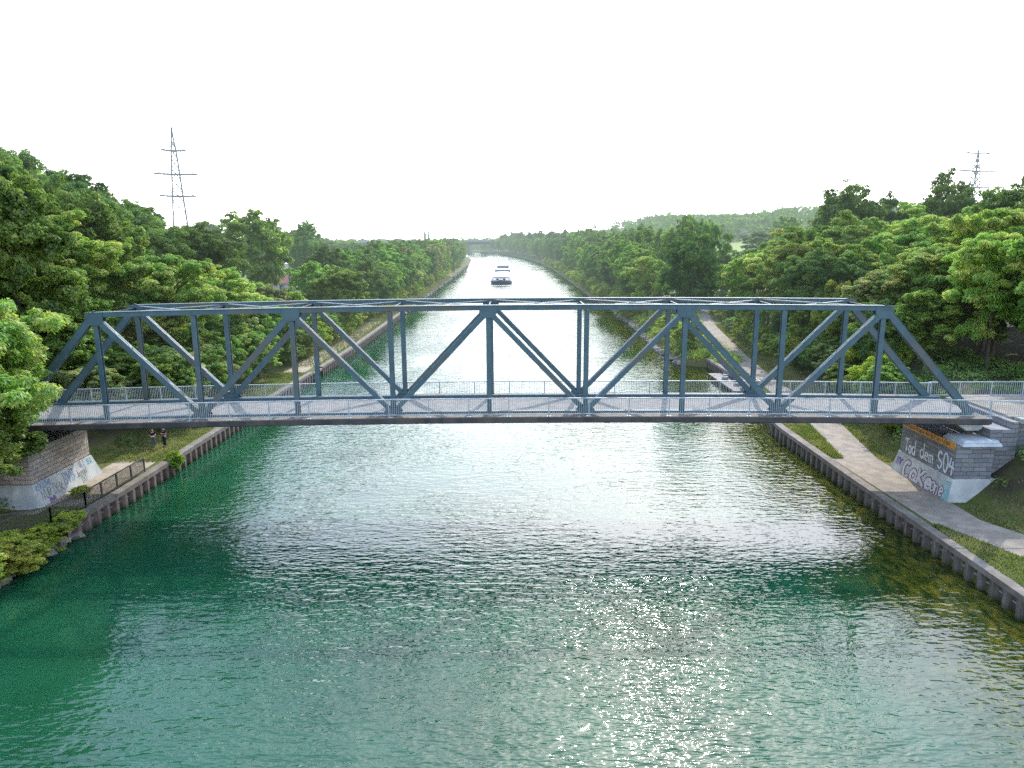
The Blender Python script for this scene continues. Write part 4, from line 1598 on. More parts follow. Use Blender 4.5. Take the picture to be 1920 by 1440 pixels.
def lobes(rng, n, R_, rz, hc, flat=1.0, cs=(0.22, 0.34), lump=0.28, inner=0.18):
    """clump centres and radii on the shell of a lumpy crown"""
    d = fib_dirs(n, rng)
    lump_d = fib_dirs(7, rng)
    k = np.clip(d @ lump_d.T, 0, 1) ** 3
    amp = 1 - lump + lump * 1.5 * k.max(1)
    rr = rng.uniform(0.62, 0.95, n) * amp * (1 - 0.14 * np.clip(d[:, 2], 0, 1))
    c = d * rr[:, None] * np.array([R_, R_, rz])
    s = rng.uniform(cs[0], cs[1], n) * R_
    ni = int(n * inner)
    ci = rng.normal(0, 0.33, (ni, 3)) * np.array([R_, R_, rz])
    si = rng.uniform(cs[0], cs[1], ni) * R_ * 1.2
    c = np.concatenate([c, ci])
    s = np.concatenate([s, si])
    c[:, 2] += hc
    return c, np.stack([s, s, s * flat], 1)


def sprigs(rng, c, r, k=9, stray=0.16):
    """break every clump into smaller tufts so that no crown has a smooth skin"""
    m = len(c)
    d = rng.normal(0, 1, (m, k, 3))
    d /= np.linalg.norm(d, axis=2, keepdims=True)
    d[:, :, 2] = np.where(d[:, :, 2] < -0.35, -d[:, :, 2], d[:, :, 2])
    f = rng.uniform(0.45, 1.0, (m, k, 1))
    f = np.where(rng.random((m, k, 1)) < stray, f * rng.uniform(1.1, 1.55, (m, k, 1)), f)
    cc = c[:, None, :] + d * f * r[:, None, :]
    rr_ = r[:, None, :] * rng.uniform(0.22, 0.52, (m, k, 1)) * np.array([1.0, 1.0, 0.8])
    return cc.reshape(-1, 3), rr_.reshape(-1, 3)


def leaves(rng, c, r, n, size, aspect, droop=0.0, upw=0.35, jit=0.9):
    w = (r[:, 0] * r[:, 1] * r[:, 2]) ** (2 / 3)
    idx = rng.choice(len(c), n, p=w / w.sum())
    d = rng.normal(0, 1, (n, 3))
    d /= np.linalg.norm(d, axis=1, keepdims=True)
    low = (d[:, 2] < 0.0) & (rng.random(n) < 0.5)
    d[low, 2] *= -1
    rad = 0.52 + 0.48 * rng.random(n) ** 0.6
    rad = np.where(rng.random(n) < 0.07, rad * rng.uniform(1.05, 1.35, n), rad)
    p = c[idx] + d * rad[:, None] * r[idx]
    nr = d * 0.7 + rng.normal(0, jit * 0.6, (n, 3)) + np.array([0, 0, upw])
    nr /= np.linalg.norm(nr, axis=1, keepdims=True)
    t = d * np.array([1, 1, 0.35]) + rng.normal(0, 0.55, (n, 3)) - np.array([0, 0, droop])
    t -= nr * (t * nr).sum(1, keepdims=True)
    t /= np.linalg.norm(t, axis=1, keepdims=True) + 1e-9
    b = np.cross(nr, t)
    L = size * rng.uniform(0.6, 1.35, n)
    W = L * aspect
    L, W = L[:, None] / 2, W[:, None] / 2
    return np.stack([p - t * L, p + b * W - t * L * 0.1, p + t * L, p - b * W - t * L * 0.1], 1)


def trunk_mb(rng, h, r0, hc, R_, nl=7):
    mb = MB()
    top = hc + 0.35 * (h - hc)
    lean = rng.uniform(-0.25, 0.25, 2)
    pts = [(lean[0] * t * t, lean[1] * t * t, -0.6 + (top + 0.6) * t) for t in (0, 0.06, 0.25, 0.5, 0.75, 1.0)]
    mb.tube(pts, [r0 * 1.35, r0, r0 * 0.86, r0 * 0.7, r0 * 0.45, r0 * 0.15], 8)
    for k in range(nl):
        t = rng.uniform(0.42, 0.9)
        z = -0.6 + (top + 0.6) * t
        a = rng.uniform(0, 6.28)
        L = R_ * rng.uniform(0.45, 0.8)
        p0 = Vector((lean[0] * t * t, lean[1] * t * t, z))
        p1 = p0 + Vector((math.cos(a) * L * 0.5, math.sin(a) * L * 0.5, L * 0.45))
        p2 = p0 + Vector((math.cos(a) * L, math.sin(a) * L, L * 0.75))
        mb.tube([p0, p1, p2], [r0 * 0.42, r0 * 0.26, r0 * 0.08], 6)
    return mb


# template: (height, radius) in metres, crown quads, trunk builder
TPL = {}


def make_template(kind, lod, var):
    rng = rngs(hash((kind, lod, var)) % 99991 if False else sum(map(ord, kind)) * 31 + lod * 7 + var * 101)
    nleaf = {0: 84000, 1: 34000, 2: 9000}[lod]
    ls = {0: 0.60, 1: 0.90, 2: 1.6}[lod]
    if kind == 'locust':
        Hh, R_ = 15.0, 5.5
        c, r = lobes(rng, 52, R_, 5.8, 8.9, 0.66, (0.19, 0.32), 0.36, 0.12)
        c, r = sprigs(rng, c, r, {0: 10, 1: 8, 2: 5}[lod])
        Q = leaves(rng, c, r, nleaf, 0.52 * ls, 0.36, 0.55, 0.75, 0.8)
        tr = (0.22, 8.0)
    elif kind == 'oak':
        Hh, R_ = 16.0, 6.0
        c, r = lobes(rng, 84, R_, 6.4, 9.3, 0.92, (0.16, 0.28), 0.30, 0.14)
        c, r = sprigs(rng, c, r, {0: 10, 1: 8, 2: 5}[lod])
        Q = leaves(rng, c, r, nleaf, 0.40 * ls, 0.62, 0.1, 0.35)
        tr = (0.30, 8.5)
    elif kind == 'maple':
        Hh, R_ = 14.0, 4.9
        c, r = lobes(rng, 66, R_, 6.0, 7.8, 0.88, (0.18, 0.30), 0.32, 0.14)
        c, r = sprigs(rng, c, r, {0: 10, 1: 8, 2: 5}[lod])
        Q = leaves(rng, c, r, nleaf, 0.40 * ls, 0.66, 0.15, 0.45)
        tr = (0.24, 7.0)
    elif kind == 'pale':
        Hh, R_ = 10.0, 4.6
        c, r = lobes(rng, 70, R_, 4.4, 5.4, 0.7, (0.17, 0.28), 0.35, 0.15)
        c, r = sprigs(rng, c, r, {0: 10, 1: 8, 2: 5}[lod])
        Q = leaves(rng, c, r, nleaf, 0.40 * ls, 0.55, 0.3, 0.6)
        tr = (0.18, 4.5)
    elif kind == 'poplar':
        Hh, R_ = 20.0, 4.8
        c, r = lobes(rng, 110, R_, 9.0, 11.0, 1.1, (0.18, 0.28), 0.25, 0.2)
        c, r = sprigs(rng, c, r, {0: 10, 1: 8, 2: 5}[lod])
        Q = leaves(rng, c, r, nleaf, 0.44 * ls, 0.62, 0.2, 0.3)
        tr = (0.34, 10.0)
    elif kind == 'willow':
        Hh, R_ = 16.0, 6.0
        c, r = lobes(rng, 70, R_, 6.2, 9.2, 1.7, (0.13, 0.21), 0.3, 0.2)
        c, r = sprigs(rng, c, r, {0: 10, 1: 8, 2: 5}[lod])
        Q = leaves(rng, c, r, nleaf, 0.75 * ls, 0.16, 1.6, 0.1, 0.5)
        tr = (0.32, 8.0)
    else:  # bush
        Hh, R_ = 4.0, 2.4
        c, r = lobes(rng, 40, R_, 2.0, 1.9, 0.8, (0.22, 0.36), 0.35, 0.2)
        nleaf = int(nleaf * 0.42)
        c, r = sprigs(rng, c, r, {0: 10, 1: 8, 2: 5}[lod])
        Q = leaves(rng, c, r, nleaf, 0.30 * ls, 0.5, 0.0, 0.4)
        tr = (0.07, 1.6)
    Q[:, :, 2] = np.maximum(Q[:, :, 2], 0.05)
    return dict(H=Hh, R=R_, Q=Q, tr=tr, rng=rng)


LEAF = dict(locust='leaf_locust', oak='leaf_oak', maple='leaf_maple', pale='leaf_pale', poplar='leaf_poplar', willow='leaf_maple', bush='leaf_bush')
NAMES = dict(locust='locust_tree', oak='oak_tree', maple='maple_tree', pale='pale_leaved_tree', poplar='poplar_tree', willow='willow_tree', bush='bush')
NVAR = dict(locust=3, oak=3, maple=3, pale=2, poplar=2, willow=1, bush=3)
N_TREES = [0]


def plant(kind, x, y, h, rad, label, group=None, lod=None, zoff=0.0, var=None, cat=None, rot=None):
    if lod is None:
        lod = 0 if y < 112 else (1 if y < 270 else 2)
    var = random.randrange(NVAR[kind]) if var is None else var
    key = (kind, lod, var)
    name = NAMES[kind]
    if key not in TPL:
        t = make_template(*key)
        tm = trunk_mb(t['rng'], t['H'], t['tr'][0], t['tr'][1], t['R'], 7 if lod == 0 else 4)
        if lod == 2:
            # far away: trunk and crown in one mesh
            cr = quads_object('crown', t['Q'], M[LEAF[kind]])
            me = cr.data
            bpy.data.objects.remove(cr)
            tv = np.array(tm.v)
            tq = np.array([[tv[i] for i in f[:4]] for f in tm.f if len(f) == 4])
            Q2 = np.concatenate([t['Q'], tq])
            mi = np.concatenate([np.zeros(len(t['Q']), int), np.ones(len(tq), int)])
            o = quads_object(name, Q2, [M[LEAF[kind]], M['bark']], mi)
            t['mesh'] = o.data
            bpy.data.objects.remove(o)
        else:
            cr = quads_object('crown', t['Q'], M[LEAF[kind]])
            tk = tm.build('trunk', M['bark'], smooth=True)
            t['crown'], t['trunk'] = cr.data, tk.data
            bpy.data.objects.remove(cr)
            bpy.data.objects.remove(tk)
        del t['Q']
        TPL[key] = t
    t = TPL[key]
    g = float(ground_z(x, y)) + zoff
    if lod == 2:
        root = bpy.data.objects.new(name, t['mesh'])
        col.objects.link(root)
    else:
        root = bpy.data.objects.new(name, None)
        root.empty_display_size = 0.3
        col.objects.link(root)
        for nm in ('trunk', 'crown'):
            o = bpy.data.objects.new(nm, t[nm])
            col.objects.link(o)
            o.parent = root
    root.location = (x, y, g)
    s = rad / t['R']
    root.scale = (s * random.uniform(0.93, 1.07), s * random.uniform(0.93, 1.07), h / t['H'])
    root.rotation_euler = (0, 0, random.uniform(0, 6.28) if rot is None else rot)
    tag(root, label, cat or ('bush' if kind == 'bush' else 'tree'), group)
    N_TREES[0] += 1
    return root


SKY = [(-200, 235), (0, 268), (60, 275), (100, 288), (180, 335), (230, 364), (300, 384), (325, 428), (400, 420), (440, 412), (490, 410), (540, 415), (590, 412),
       (612, 432), (620, 446), (700, 446), (760, 446), (800, 444), (840, 444), (880, 442), (900, 434), (960, 431), (1050, 428), (1090, 412),
       (1130, 402), (1180, 398), (1250, 401), (1300, 402), (1400, 402), (1440, 395), (1490, 384), (1520, 352), (1580, 342), (1660, 354), (1690, 382),
       (1720, 372), (1760, 350), (1800, 365), (1815, 378), (1840, 352), (1880, 332), (2100, 330)]


def max_top(x, y):
    """tallest a tree may stand at (x, y) for the wood's outline to follow the skyline recorded from the photograph"""
    px = 960 + FOCAL * x / (y * 0.98 + 2.5)
    py = interp(SKY, px)
    if 424 < px < 494 and 60 < y < 296:          # low growth in front of the marina
        py = max(py, 524)
    if 548 < px < 592 and 60 < y < 188:          # and in front of the signal mast
        py = max(py, 566)
    ang = PITCH + math.atan((py - 720 + 0.0058 * (px - 960)) / FOCAL)
    return CAM_H - y * math.tan(ang), px


ORD = ['first', 'second', 'third', 'fourth', 'fifth', 'sixth', 'seventh', 'eighth', 'ninth', 'tenth', 'eleventh', 'twelfth', 'thirteenth',
       'fourteenth', 'fifteenth', 'sixteenth', 'seventeenth', 'eighteenth', 'nineteenth', 'twentieth']

# ---- single trees that stand out
plant('locust', -33.6, 42.4, 18.5, 6.0, 'bright feathery locust tree hiding the left end of the bridge', zoff=-2.5, var=0, lod=0)
plant('maple', -33.9, 41.2, 11.2, 4.9, 'darker leafy tree low in front of the left abutment beneath the bright locust', zoff=-1.0, var=2, lod=0)
plant('locust', -35.2, 74.0, 15.2, 5.6, 'broad pale green locust tree behind the left end post of the bridge', var=1)
plant('locust', -41.5, 69.0, 14.6, 5.0, 'pale green locust tree left of the broad locust behind the bridge', var=2)
plant('locust', -36.0, 88.0, 11.5, 4.8, 'pale green locust tree below the foot of the left pylon', var=0)
plant('maple', -53.0, 152, 23.6, 7.0, 'tallest tree on the left with bare lower trunk beside the marina', var=0, lod=1)
plant('poplar', -66.0, 236, 22.8, 6.0, 'round topped grey green tree right of the tall marina tree', var=1, lod=1)
plant('poplar', -72.0, 246, 21.0, 5.4, 'grey green tree just left of the round topped tree', var=0, lod=1)
plant('oak', -163.0, 400, 26.0, 13.0, 'dark round tree right of the left pylon foot', var=1, lod=1)
plant('oak', -138.0, 415, 25.0, 11.0, 'dark tree between the pylon foot tree and the tall marina tree', var=2, lod=1)
plant('maple', -31.2, 131, 12.9, 5.4, 'yellow green bushy tree standing at the water beyond the left piles', var=0, lod=0)
plant('maple', -38.2, 141, 12.4, 4.6, 'olive green tree left of the yellow green waterside tree', var=1, lod=1)
plant('bush', -34.5, 112, 7.4, 4.0, 'grey green bush in front of the yellow green waterside tree', var=1)
plant('oak', 29.8, 121, 18.6, 5.2, 'tall dark tree standing alone beside the right bank path', var=0, lod=0)
plant('locust', 28.6, 152, 14.6, 4.6, 'light green leaning tree at the water left of the tall path tree', var=1, lod=0)
plant('willow', 45.5, 175, 22.5, 6.6, 'drooping willow rising behind the tall path tree', var=0, lod=1)
plant('locust', 42.5, 63.5, 13.6, 4.2, 'tall tree with slim bare trunk just behind the right approach railing', var=1, lod=0)
plant('locust', 57.0, 72.0, 17.5, 5.6, 'bright green locust tree at the right edge above the approach road', var=2)
plant('pale', 38.8, 76.0, 9.0, 4.4, 'silvery leaved tree behind the right end post of the bridge', var=0)
plant('pale', 45.0, 79.0, 10.8, 4.8, 'taller silvery leaved tree right of the first silvery tree', var=1)
plant('oak', 59.5, 131, 23.0, 7.4, 'broad dark tree forming the highest crown left of the right pylon', var=1, lod=0)
plant('oak', 68.0, 133, 21.0, 4.8, 'round dark tree adjoining the broad highest crown on the right', var=0, lod=0)
plant('oak', 71.0, 121, 22.0, 5.4, 'isolated round crown below the right pylon', var=2, lod=0)
plant('oak', 59.0, 87.0, 18.2, 6.4, 'olive crowned tree at the right edge beneath the pylon', var=2, lod=0)
plant('bush', -28.1, 37.4, 1.9, 1.8, 'sunlit light green bush hanging over the water in the near left corner', var=0, zoff=-0.2, lod=0)
plant('bush', -28.3, 40.2, 1.3, 1.4, 'dark low bush outside the fence next to the near left corner bush', var=1, lod=0)
plant('bush', -27.9, 42.4, 1.1, 1.1, 'dark low bush at the near end of the left piles', var=2, lod=0)
plant('bush', -26.95, 54.9, 1.5, 0.85, 'small pale creeper growing over the left capping beam', var=2, zoff=-0.9, lod=0)
plant('bush', -29.4, 46.6, 0.7, 0.7, 'little tuft of weeds at the foot of the left plinth', var=0, lod=0)

for i, (x, y, h, r_) in enumerate([(-29.4, 38.4, 1.2, 1.4), (-28.7, 34.8, 1.9, 1.9), (-28.6, 41.4, 0.9, 0.8), (-31.0, 36.4, 1.3, 1.8)]):
    plant('bush', x, y, h, r_, ['tangled bush just inland of the near left corner bush', 'leafy bush lowest in the near left corner',
                                'dry low bush outside the bend of the quay fence', 'dark bush behind the near left corner bushes'][i], zoff=-0.1, lod=0)

# ---- woods on the banks (individual trees, heights following the recorded skyline)
def wood(region, kinds, hrange, rrange, label, group, spacing, seed, avoid=(), limit=400, lod=None, sky_frac=0.55, cap_jit=1.5):
    rr = random.Random(seed)
    x0, x1, y0, y1 = region
    y = y0
    row = 0
    made = 0
    while y < y1:
        x = x0 + (row % 2) * spacing * 0.5
        while x < x1:
            px_, py_ = x + rr.uniform(-0.33, 0.33) * spacing, y + rr.uniform(-0.33, 0.33) * spacing
            x += spacing
            h = rr.uniform(*hrange)
            k = rr.choice(kinds)
            rad = rr.uniform(*rrange)
            mt, px = max_top(px_, py_)
            cap = (mt - float(ground_z(px_, py_))) * 1.04 - rr.uniform(0, cap_jit)
            if not -130 < px < 2050:
                continue
            if cap < h * sky_frac or any(math.dist((px_, py_), a[:2]) < a[2] for a in avoid):
                continue
            if not (px_ < xL(py_) - 4.2 or px_ > xR(py_) + 3.5):
                continue
            if made >= limit:
                return
            hh = min(h, cap)
            lb = label(k, made, px_, py_) if callable(label) else label
            plant(k, px_, py_, hh, rad * (0.75 + 0.25 * hh / h), lb, group, lod)
            made += 1
        y += spacing * 0.9
        row += 1


DESC = dict(locust='pale feathery locust tree', oak='dark dense oak tree', maple='mid green maple tree', pale='silvery leaved tree', poplar='grey green poplar',
            willow='drooping willow', bush='leafy green bush')


# ------- left wood behind the bridge
wood((-92, -38.5, 60, 84), ['oak', 'oak', 'maple', 'locust'], (14, 21), (4.6, 6.2),
     lambda k, i, x, y: DESC[k] + ' in the dense wood behind the left bridge end', 'trees of the left wood behind the bridge', 7.0, 3, [(-35.2, 74, 6), (-41.5, 69, 5)])
wood((-100, -40, 86, 128), ['oak', 'oak', 'oak', 'maple'], (17, 25), (5.2, 6.8),
     lambda k, i, x, y: DESC[k] + ' on the skyline of the left wood', 'trees on the left wood skyline', 8.2, 4, [(-36, 88, 6)])
wood((-38.5, -31.8, 60, 112), ['maple', 'maple', 'pale', 'locust'], (5.0, 8.4), (2.4, 3.4),
     lambda k, i, x, y: 'low ' + DESC[k] + ' at the edge of the left quay path', 'low trees along the left quay path', 4.0, 5, [(-34.5, 112, 3), (-35.2, 74, 3)], sky_frac=0.3)
wood((-50, -30.6, 96, 165), ['maple', 'locust', 'bush', 'maple'], (4.5, 8), (2.8, 4.0),
     lambda k, i, x, y: DESC[k] + ' between the left wood and the waterside', 'trees between the left wood and the water', 5.6, 6, [(-31.2, 131, 6), (-38.2, 141, 5), (-54, 152, 7), (-43, 150, 6)], sky_frac=0.5)

# ------- row along the left canal bank
rr = random.Random(11)
y, n = 158.0, 0
while y < 560:
    lod = 1 if y < 270 else 2
    for dx, hh in ((rr.uniform(5.0, 6.5), rr.uniform(10.5, 15)), (rr.uniform(11, 14), rr.uniform(14.5, 18.5))):
        x = float(xL(y)) - dx
        mt, px = max_top(x, y)
        g = float(ground_z(x, y))
        k = rr.choice(['oak', 'maple', 'oak', 'maple', 'poplar'] if dx > 8 else ['maple', 'oak', 'pale', 'maple'])
        h = min(hh * (1.0 + 0.12 * (y > 250)), mt - g - rr.uniform(0, 1.2))
        if h < 5:
            continue
        front = dx < 8
        if front and n < 20:
            lb = '%s, %s from the bridge in the front row on the left bank' % (DESC[k], ORD[n])
        else:
            lb = DESC[k] + (' far along the front row on the left bank' if front else ' in the back row along the left bank')
        plant(k, x, y, h, rr.uniform(3.6, 5.2) * (1 if front else 1.1), lb, 'row of trees along the left canal bank', lod)
        n += front
    y += 7.5 if y < 270 else 12.0
# low bushes at their feet
y = 170.0
n = 0
while y < 430:
    x = float(xL(y)) - rr.uniform(3.2, 4.6)
    plant('bush', x, y, rr.uniform(2.6, 4.6), rr.uniform(2.0, 2.9), 'rounded bush below the left bank row of trees', 'bushes at the foot of the left bank trees', 1 if y < 260 else 2)
    y += 9 + n * 0.6
    n += 1

# ------- trees out on the left plain
wood((-170, -52, 170, 232), ['maple', 'oak', 'poplar'], (9, 14), (4.5, 6.5),
     lambda k, i, x, y: DESC[k] + ' in the gardens around the marina', 'trees around the marina', 17.0, 8,
     [(-73, 222, 13), (-54.6, 189, 14), (-53.5, 152, 10), (-60, 205, 10)], sky_frac=0.5, lod=1)
wood((-330, -60, 350, 620), ['oak', 'maple', 'poplar'], (13, 19), (6.5, 9.5),
     lambda k, i, x, y: 'hazy ' + DESC[k] + ' on the plain left of the canal', 'hazy trees on the left plain', 34.0, 9, sky_frac=0.5, lod=2)

# ------- right bank near the bridge
wood((47, 76, 57, 72), ['oak', 'maple', 'oak'], (11, 16), (3.8, 5.2),
     lambda k, i, x, y: DESC[k] + ' in the shady wood behind the right approach road', 'trees behind the right approach road', 7.0, 21,
     [(42.5, 64, 5.0), (57, 72, 5), (64.5, 92, 9)])
wood((40, 80, 74, 124), ['locust', 'locust', 'maple', 'locust', 'oak'], (12, 16.5), (4.6, 6.2),
     lambda k, i, x, y: DESC[k] + ' in the wood above the right bank path', 'trees of the right bank wood', 7.6, 22,
     [(38.8, 78, 5), (44.5, 81, 4.5), (59, 87, 5), (71, 121, 6), (64.5, 92, 8), (57, 80, 4)])
wood((34.2, 43, 68, 140), ['oak', 'maple', 'bush'], (5, 8.5), (2.6, 3.6),
     lambda k, i, x, y: 'low ' + DESC[k] + ' on the slope beside the right bank path', 'low trees on the right path slope', 4.8, 23,
     [(38.8, 78, 3)] + [(float(interp([(54, 27), (65, 29.1), (84, 30.5), (104, 33), (139, 38.3), (159, 42.4)], yy)), yy, 5.2) for yy in range(56, 160, 3)])
wood((52, 105, 126, 190), ['oak', 'locust', 'maple'], (12, 17), (5.0, 6.8),
     lambda k, i, x, y: DESC[k] + ' behind the right bank wood', 'trees behind the right bank wood', 11.5, 24, [(59.5, 131, 7), (68, 133, 6), (71, 121, 7)], lod=1)
wood((105, 330, 200, 330), ['oak', 'maple', 'poplar'], (14, 20), (6.5, 9),
     lambda k, i, x, y: 'hazy ' + DESC[k] + ' on the right hand skyline', 'hazy trees on the right skyline', 27, 25, lod=2, sky_frac=0.5)

# ------- row along the right canal bank
rr = random.Random(31)
y, n = 168.0, 0
while y < 866:
    lod = 1 if y < 270 else 2
    for dx, hh in ((rr.uniform(5.0, 7.0), rr.uniform(13, 18)), (rr.uniform(12, 17), rr.uniform(17, 24)), (rr.uniform(24, 32), rr.uniform(17, 23))):
        if dx > 20 and y < 300:
            continue
        x = float(xR(y)) + dx
        mt, px = max_top(x, y)
        g = float(ground_z(x, y))
        k = rr.choice(['oak', 'maple', 'oak', 'maple', 'poplar'])
        mt = min(mt, CAM_H + y * (0.0135 + rr.uniform(-0.004, 0.003)) + (2.0 if y < 260 else 0.0))
        h = min(hh, mt - g - rr.uniform(0, 1.0))
        if h < 5:
            continue
        front = dx < 8
        if front and n < 20:
            lb = '%s, %s beyond the light leaning tree in the right waterside row' % (DESC[k], ORD[n])
        else:
            lb = DESC[k] + (' far along the right waterside row' if front else ' in the back row along the right bank')
        plant(k, x, y, h, rr.uniform(3.8, 5.6) * (1 if front else 1.15), lb, 'row of trees along the right canal bank', lod)
        n += front
    y += 7.5 if y < 270 else 13.0
y, n = 160.0, 0
while y < 480:
    x = float(xR(y)) + rr.uniform(1.2, 2.6)
    plant('bush', x, y, rr.uniform(2.6, 5.2), rr.uniform(2.1, 3.2), 'willowy bush on the stony edge of the right bank', 'bushes on the right bank water edge', 1 if y < 260 else 2)
    y += 5.5 + n * 0.35
    n += 1
for i, (x, y, h, r_) in enumerate([(26.6, 108, 2.2, 1.5), (27.6, 113.5, 3.0, 1.9), (26.2, 124, 2.0, 1.5), (28.5, 131, 3.0, 2.0), (26.6, 139, 2.2, 1.7), (31.5, 126, 2.4, 1.6)]):
    plant('bush', x, y, h, r_, ['grey green bush at the stony tip beyond the right piles', 'larger grey green bush below the tall path tree',
                                'light bush at the water below the light leaning tree', 'round bush between the tall path tree and the path bend',
                                'small light bush on the stony bank beyond the tall path tree', 'round bush beside the path under the tall tree'][i], lod=0)

rr = random.Random(62)
for i, y in enumerate((66.5, 70.0, 74.0, 78.5, 83.0, 87.5)):
    plant(rr.choice(['maple', 'pale', 'locust', 'maple']), -31.2 + rr.uniform(-0.5, 0.7), y, rr.uniform(6.2, 8.2), rr.uniform(2.5, 3.1),
          'low leafy tree overhanging the grassy left quay, %s behind the two people' % ORD[i], 'leafy trees overhanging the left quay')
rr = random.Random(61)
y = 97.5
while y < 168:
    x = float(xL(y)) - rr.uniform(4.7, 5.9)
    plant(rr.choice(['bush', 'bush', 'maple']), x, y, rr.uniform(2.6, 4.8), rr.uniform(1.8, 2.5), 'leafy bush beside the sandy path beyond the mooring platform',
          'bushes beside the sandy path on the left', 0 if y < 112 else 1, cat='bush')
    y += 3.4
y = 58.0
while y < 165:
    x = float(interp([(54, 28.5), (64.8, 30.5), (84, 31.7), (104, 34.2), (139, 39.6), (159, 43.8), (197, 51.6)], y)) + rr.uniform(2.4, 3.4)
    plant(rr.choice(['bush', 'maple', 'oak']), x, y, rr.uniform(2.4, 5.2), rr.uniform(1.7, 2.5), 'bush on the landward edge of the right bank path',
          'bushes on the landward edge of the right path', 0 if y < 112 else 1, cat='bush')
    y += 3.2
print('trees', N_TREES[0])

# ---- far woods that read as one mass
def far_woods():
    rng = rngs(77)
    Qs = []

    def add(x, y, h, r, nl):
        g = float(ground_z(x, y))
        c, rad = lobes(rng, 14, r, h * 0.5, g + h * 0.52, 0.9, (0.30, 0.48), 0.3, 0.2)
        c[:, 0] += x
        c[:, 1] += y
        Qs.append(leaves(rng, c, rad, nl, 1.5 + y * 0.0011, 0.7, 0.1, 0.4))
    # wooded hill on the right, plain on the left, behind the motorway bridge
    for (x0, x1, y0, y1, n, ha, hb_) in ((60, 520, 540, 640, 220, 13, 18), (40, 640, 640, 800, 330, 14, 20), (-10, 800, 800, 1000, 200, 13, 19), (-460, 40, 925, 1100, 150, 12, 17),
                                         (-1000, -300, 640, 900, 130, 13, 18), (-1300, 1300, 1100, 1500, 150, 12, 18)):
        for _ in range(n):
            x, y = rng.uniform(x0, x1), rng.uniform(y0, y1)
            if xL(y) - 8 < x < xR(y) + 10:
                continue
            px = 960 + FOCAL * x / y
            if not -60 < px < 1980:
                continue
            h = rng.uniform(ha, hb_)
            mt, _p = max_top(x, y)
            h = min(h, mt - float(ground_z(x, y)) - rng.uniform(-0.5, 1.0))
            if h < 4:
                continue
            add(x, y, h, rng.uniform(5.5, 8.5), 170)
    o = quads_object('far_woods', np.concatenate(Qs), M['leaf_oak'])
    tag(o, 'hazy wooded hills and plain on the horizon', 'woods', kind='stuff')


far_woods()

# ---- ground cover
def scatter_cover(name, pts, size, n_each, spread, hgt, mat, label, seed, aspect=0.5):
    rng = rngs(seed)
    c = np.array([(x, y, float(ground_z(x, y)) + hgt * 0.35) for x, y in pts])
    r = np.stack([np.full(len(c), spread), np.full(len(c), spread), np.full(len(c), hgt)], 1) * rng.uniform(0.6, 1.3, (len(c), 1))
    Q = leaves(rng, c, r, n_each * len(c), size, aspect, 0.0, 0.4)
    o = quads_object(name, Q, mat)
    return tag(o, label, 'ground cover', kind='stuff')


rng = rngs(5)
pts = []
while len(pts) < 420:                                   # shady slopes: right of the path and around the right abutment
    x, y = rng.uniform(29.5, 46), rng.uniform(30, 120)
    if x < interp(XS_R, y) + 0.9 or (44.2 < y < 53.5 and x > 28):
        continue
    if y < 43 and rng.random() < 0.35:
        continue
    pts.append((x, y))
scatter_cover('undergrowth', pts, 0.22, 150, 1.15, 0.55, M['leaf_oak'], 'dark undergrowth on the shady right bank slope', 6)
pts = []
while len(pts) < 330:
    x, y = rng.uniform(-48, -31.5), rng.uniform(36, 112)
    if xL(y) - x < 5.6 or (43.8 < y < 53 and x > -36.2):
        continue
    pts.append((x, y))
scatter_cover('undergrowth', pts, 0.24, 150, 1.2, 0.6, M['leaf_oak'], 'dark undergrowth below the left wood', 8)
pts = []
while len(pts) < 230:                                   # weedy bank beyond the piles on the right
    y = rng.uniform(96, 168)
    x = rng.uniform(xR(y) + 0.8 if y > 102 else 28.4, interp([(96, 31.2), (104, 32), (139, 36.5), (168, 43)], y))
    pts.append((x, y))
scatter_cover('wild_vegetation', pts, 0.26, 130, 1.0, 0.65, M['leaf_bush'], 'sunlit tall weeds on the right bank beyond the pontoon', 9, 0.35)


def blades(name, sampler, n, h, label, seed):
    rng = rngs(seed)
    P_ = []
    while len(P_) < n:
        P_.append(sampler(rng))
    P_ = np.array(P_)
    z = ground_z(P_[:, 0], P_[:, 1])
    base = np.stack([P_[:, 0], P_[:, 1], z], 1)
    a = rng.uniform(0, 6.28, n)
    hh = h * rng.uniform(0.4, 1.4, n)
    w = 0.016 + 0.03 * rng.random(n)
    t = np.stack([np.cos(a), np.sin(a), np.zeros(n)], 1) * w[:, None]
    lean = np.stack([rng.normal(0, 0.4, n), rng.normal(0, 0.4, n), np.ones(n)], 1) * hh[:, None]
    Q = np.stack([base - t, base + t, base + lean + t * 0.3, base + lean - t * 0.3], 1)
    return tag(quads_object(name, Q, M['grass_blades']), label, 'grass', kind='stuff')


def s_right(rng):
    while True:
        y = rng.uniform(24, 100)
        lo = 25.1
        if y < 40.6:
            hi = interp([(22, 37.5), (30, 31.3), (36.2, 27.5), (40.6, 25.6)], y)
        elif y < 54:
            continue
        else:
            lo = xR(y) + 0.45
            hi = interp([(54, 25.9), (64.8, 27.6), (84, 29.2), (100, 31)], y)
        if hi > lo:
            return (rng.uniform(lo, hi), y)


def s_right2(rng):
    while True:
        y = rng.uniform(26, 140)
        if 43.5 < y < 53:
            continue
        lo = interp([(26, 38.2), (31.5, 34.3), (38.8, 30.1), (41.3, 28.7), (54, 28.6), (64.8, 30.6), (84, 31.8), (104, 34.3), (139, 39.7)], y)
        return (lo + abs(rng.normal(0, 1.3)), y)


def s_left(rng):
    while True:
        y = rng.uniform(54, 92)
        x = xL(y) - rng.uniform(0.5, 6.2)
        return (x, y)


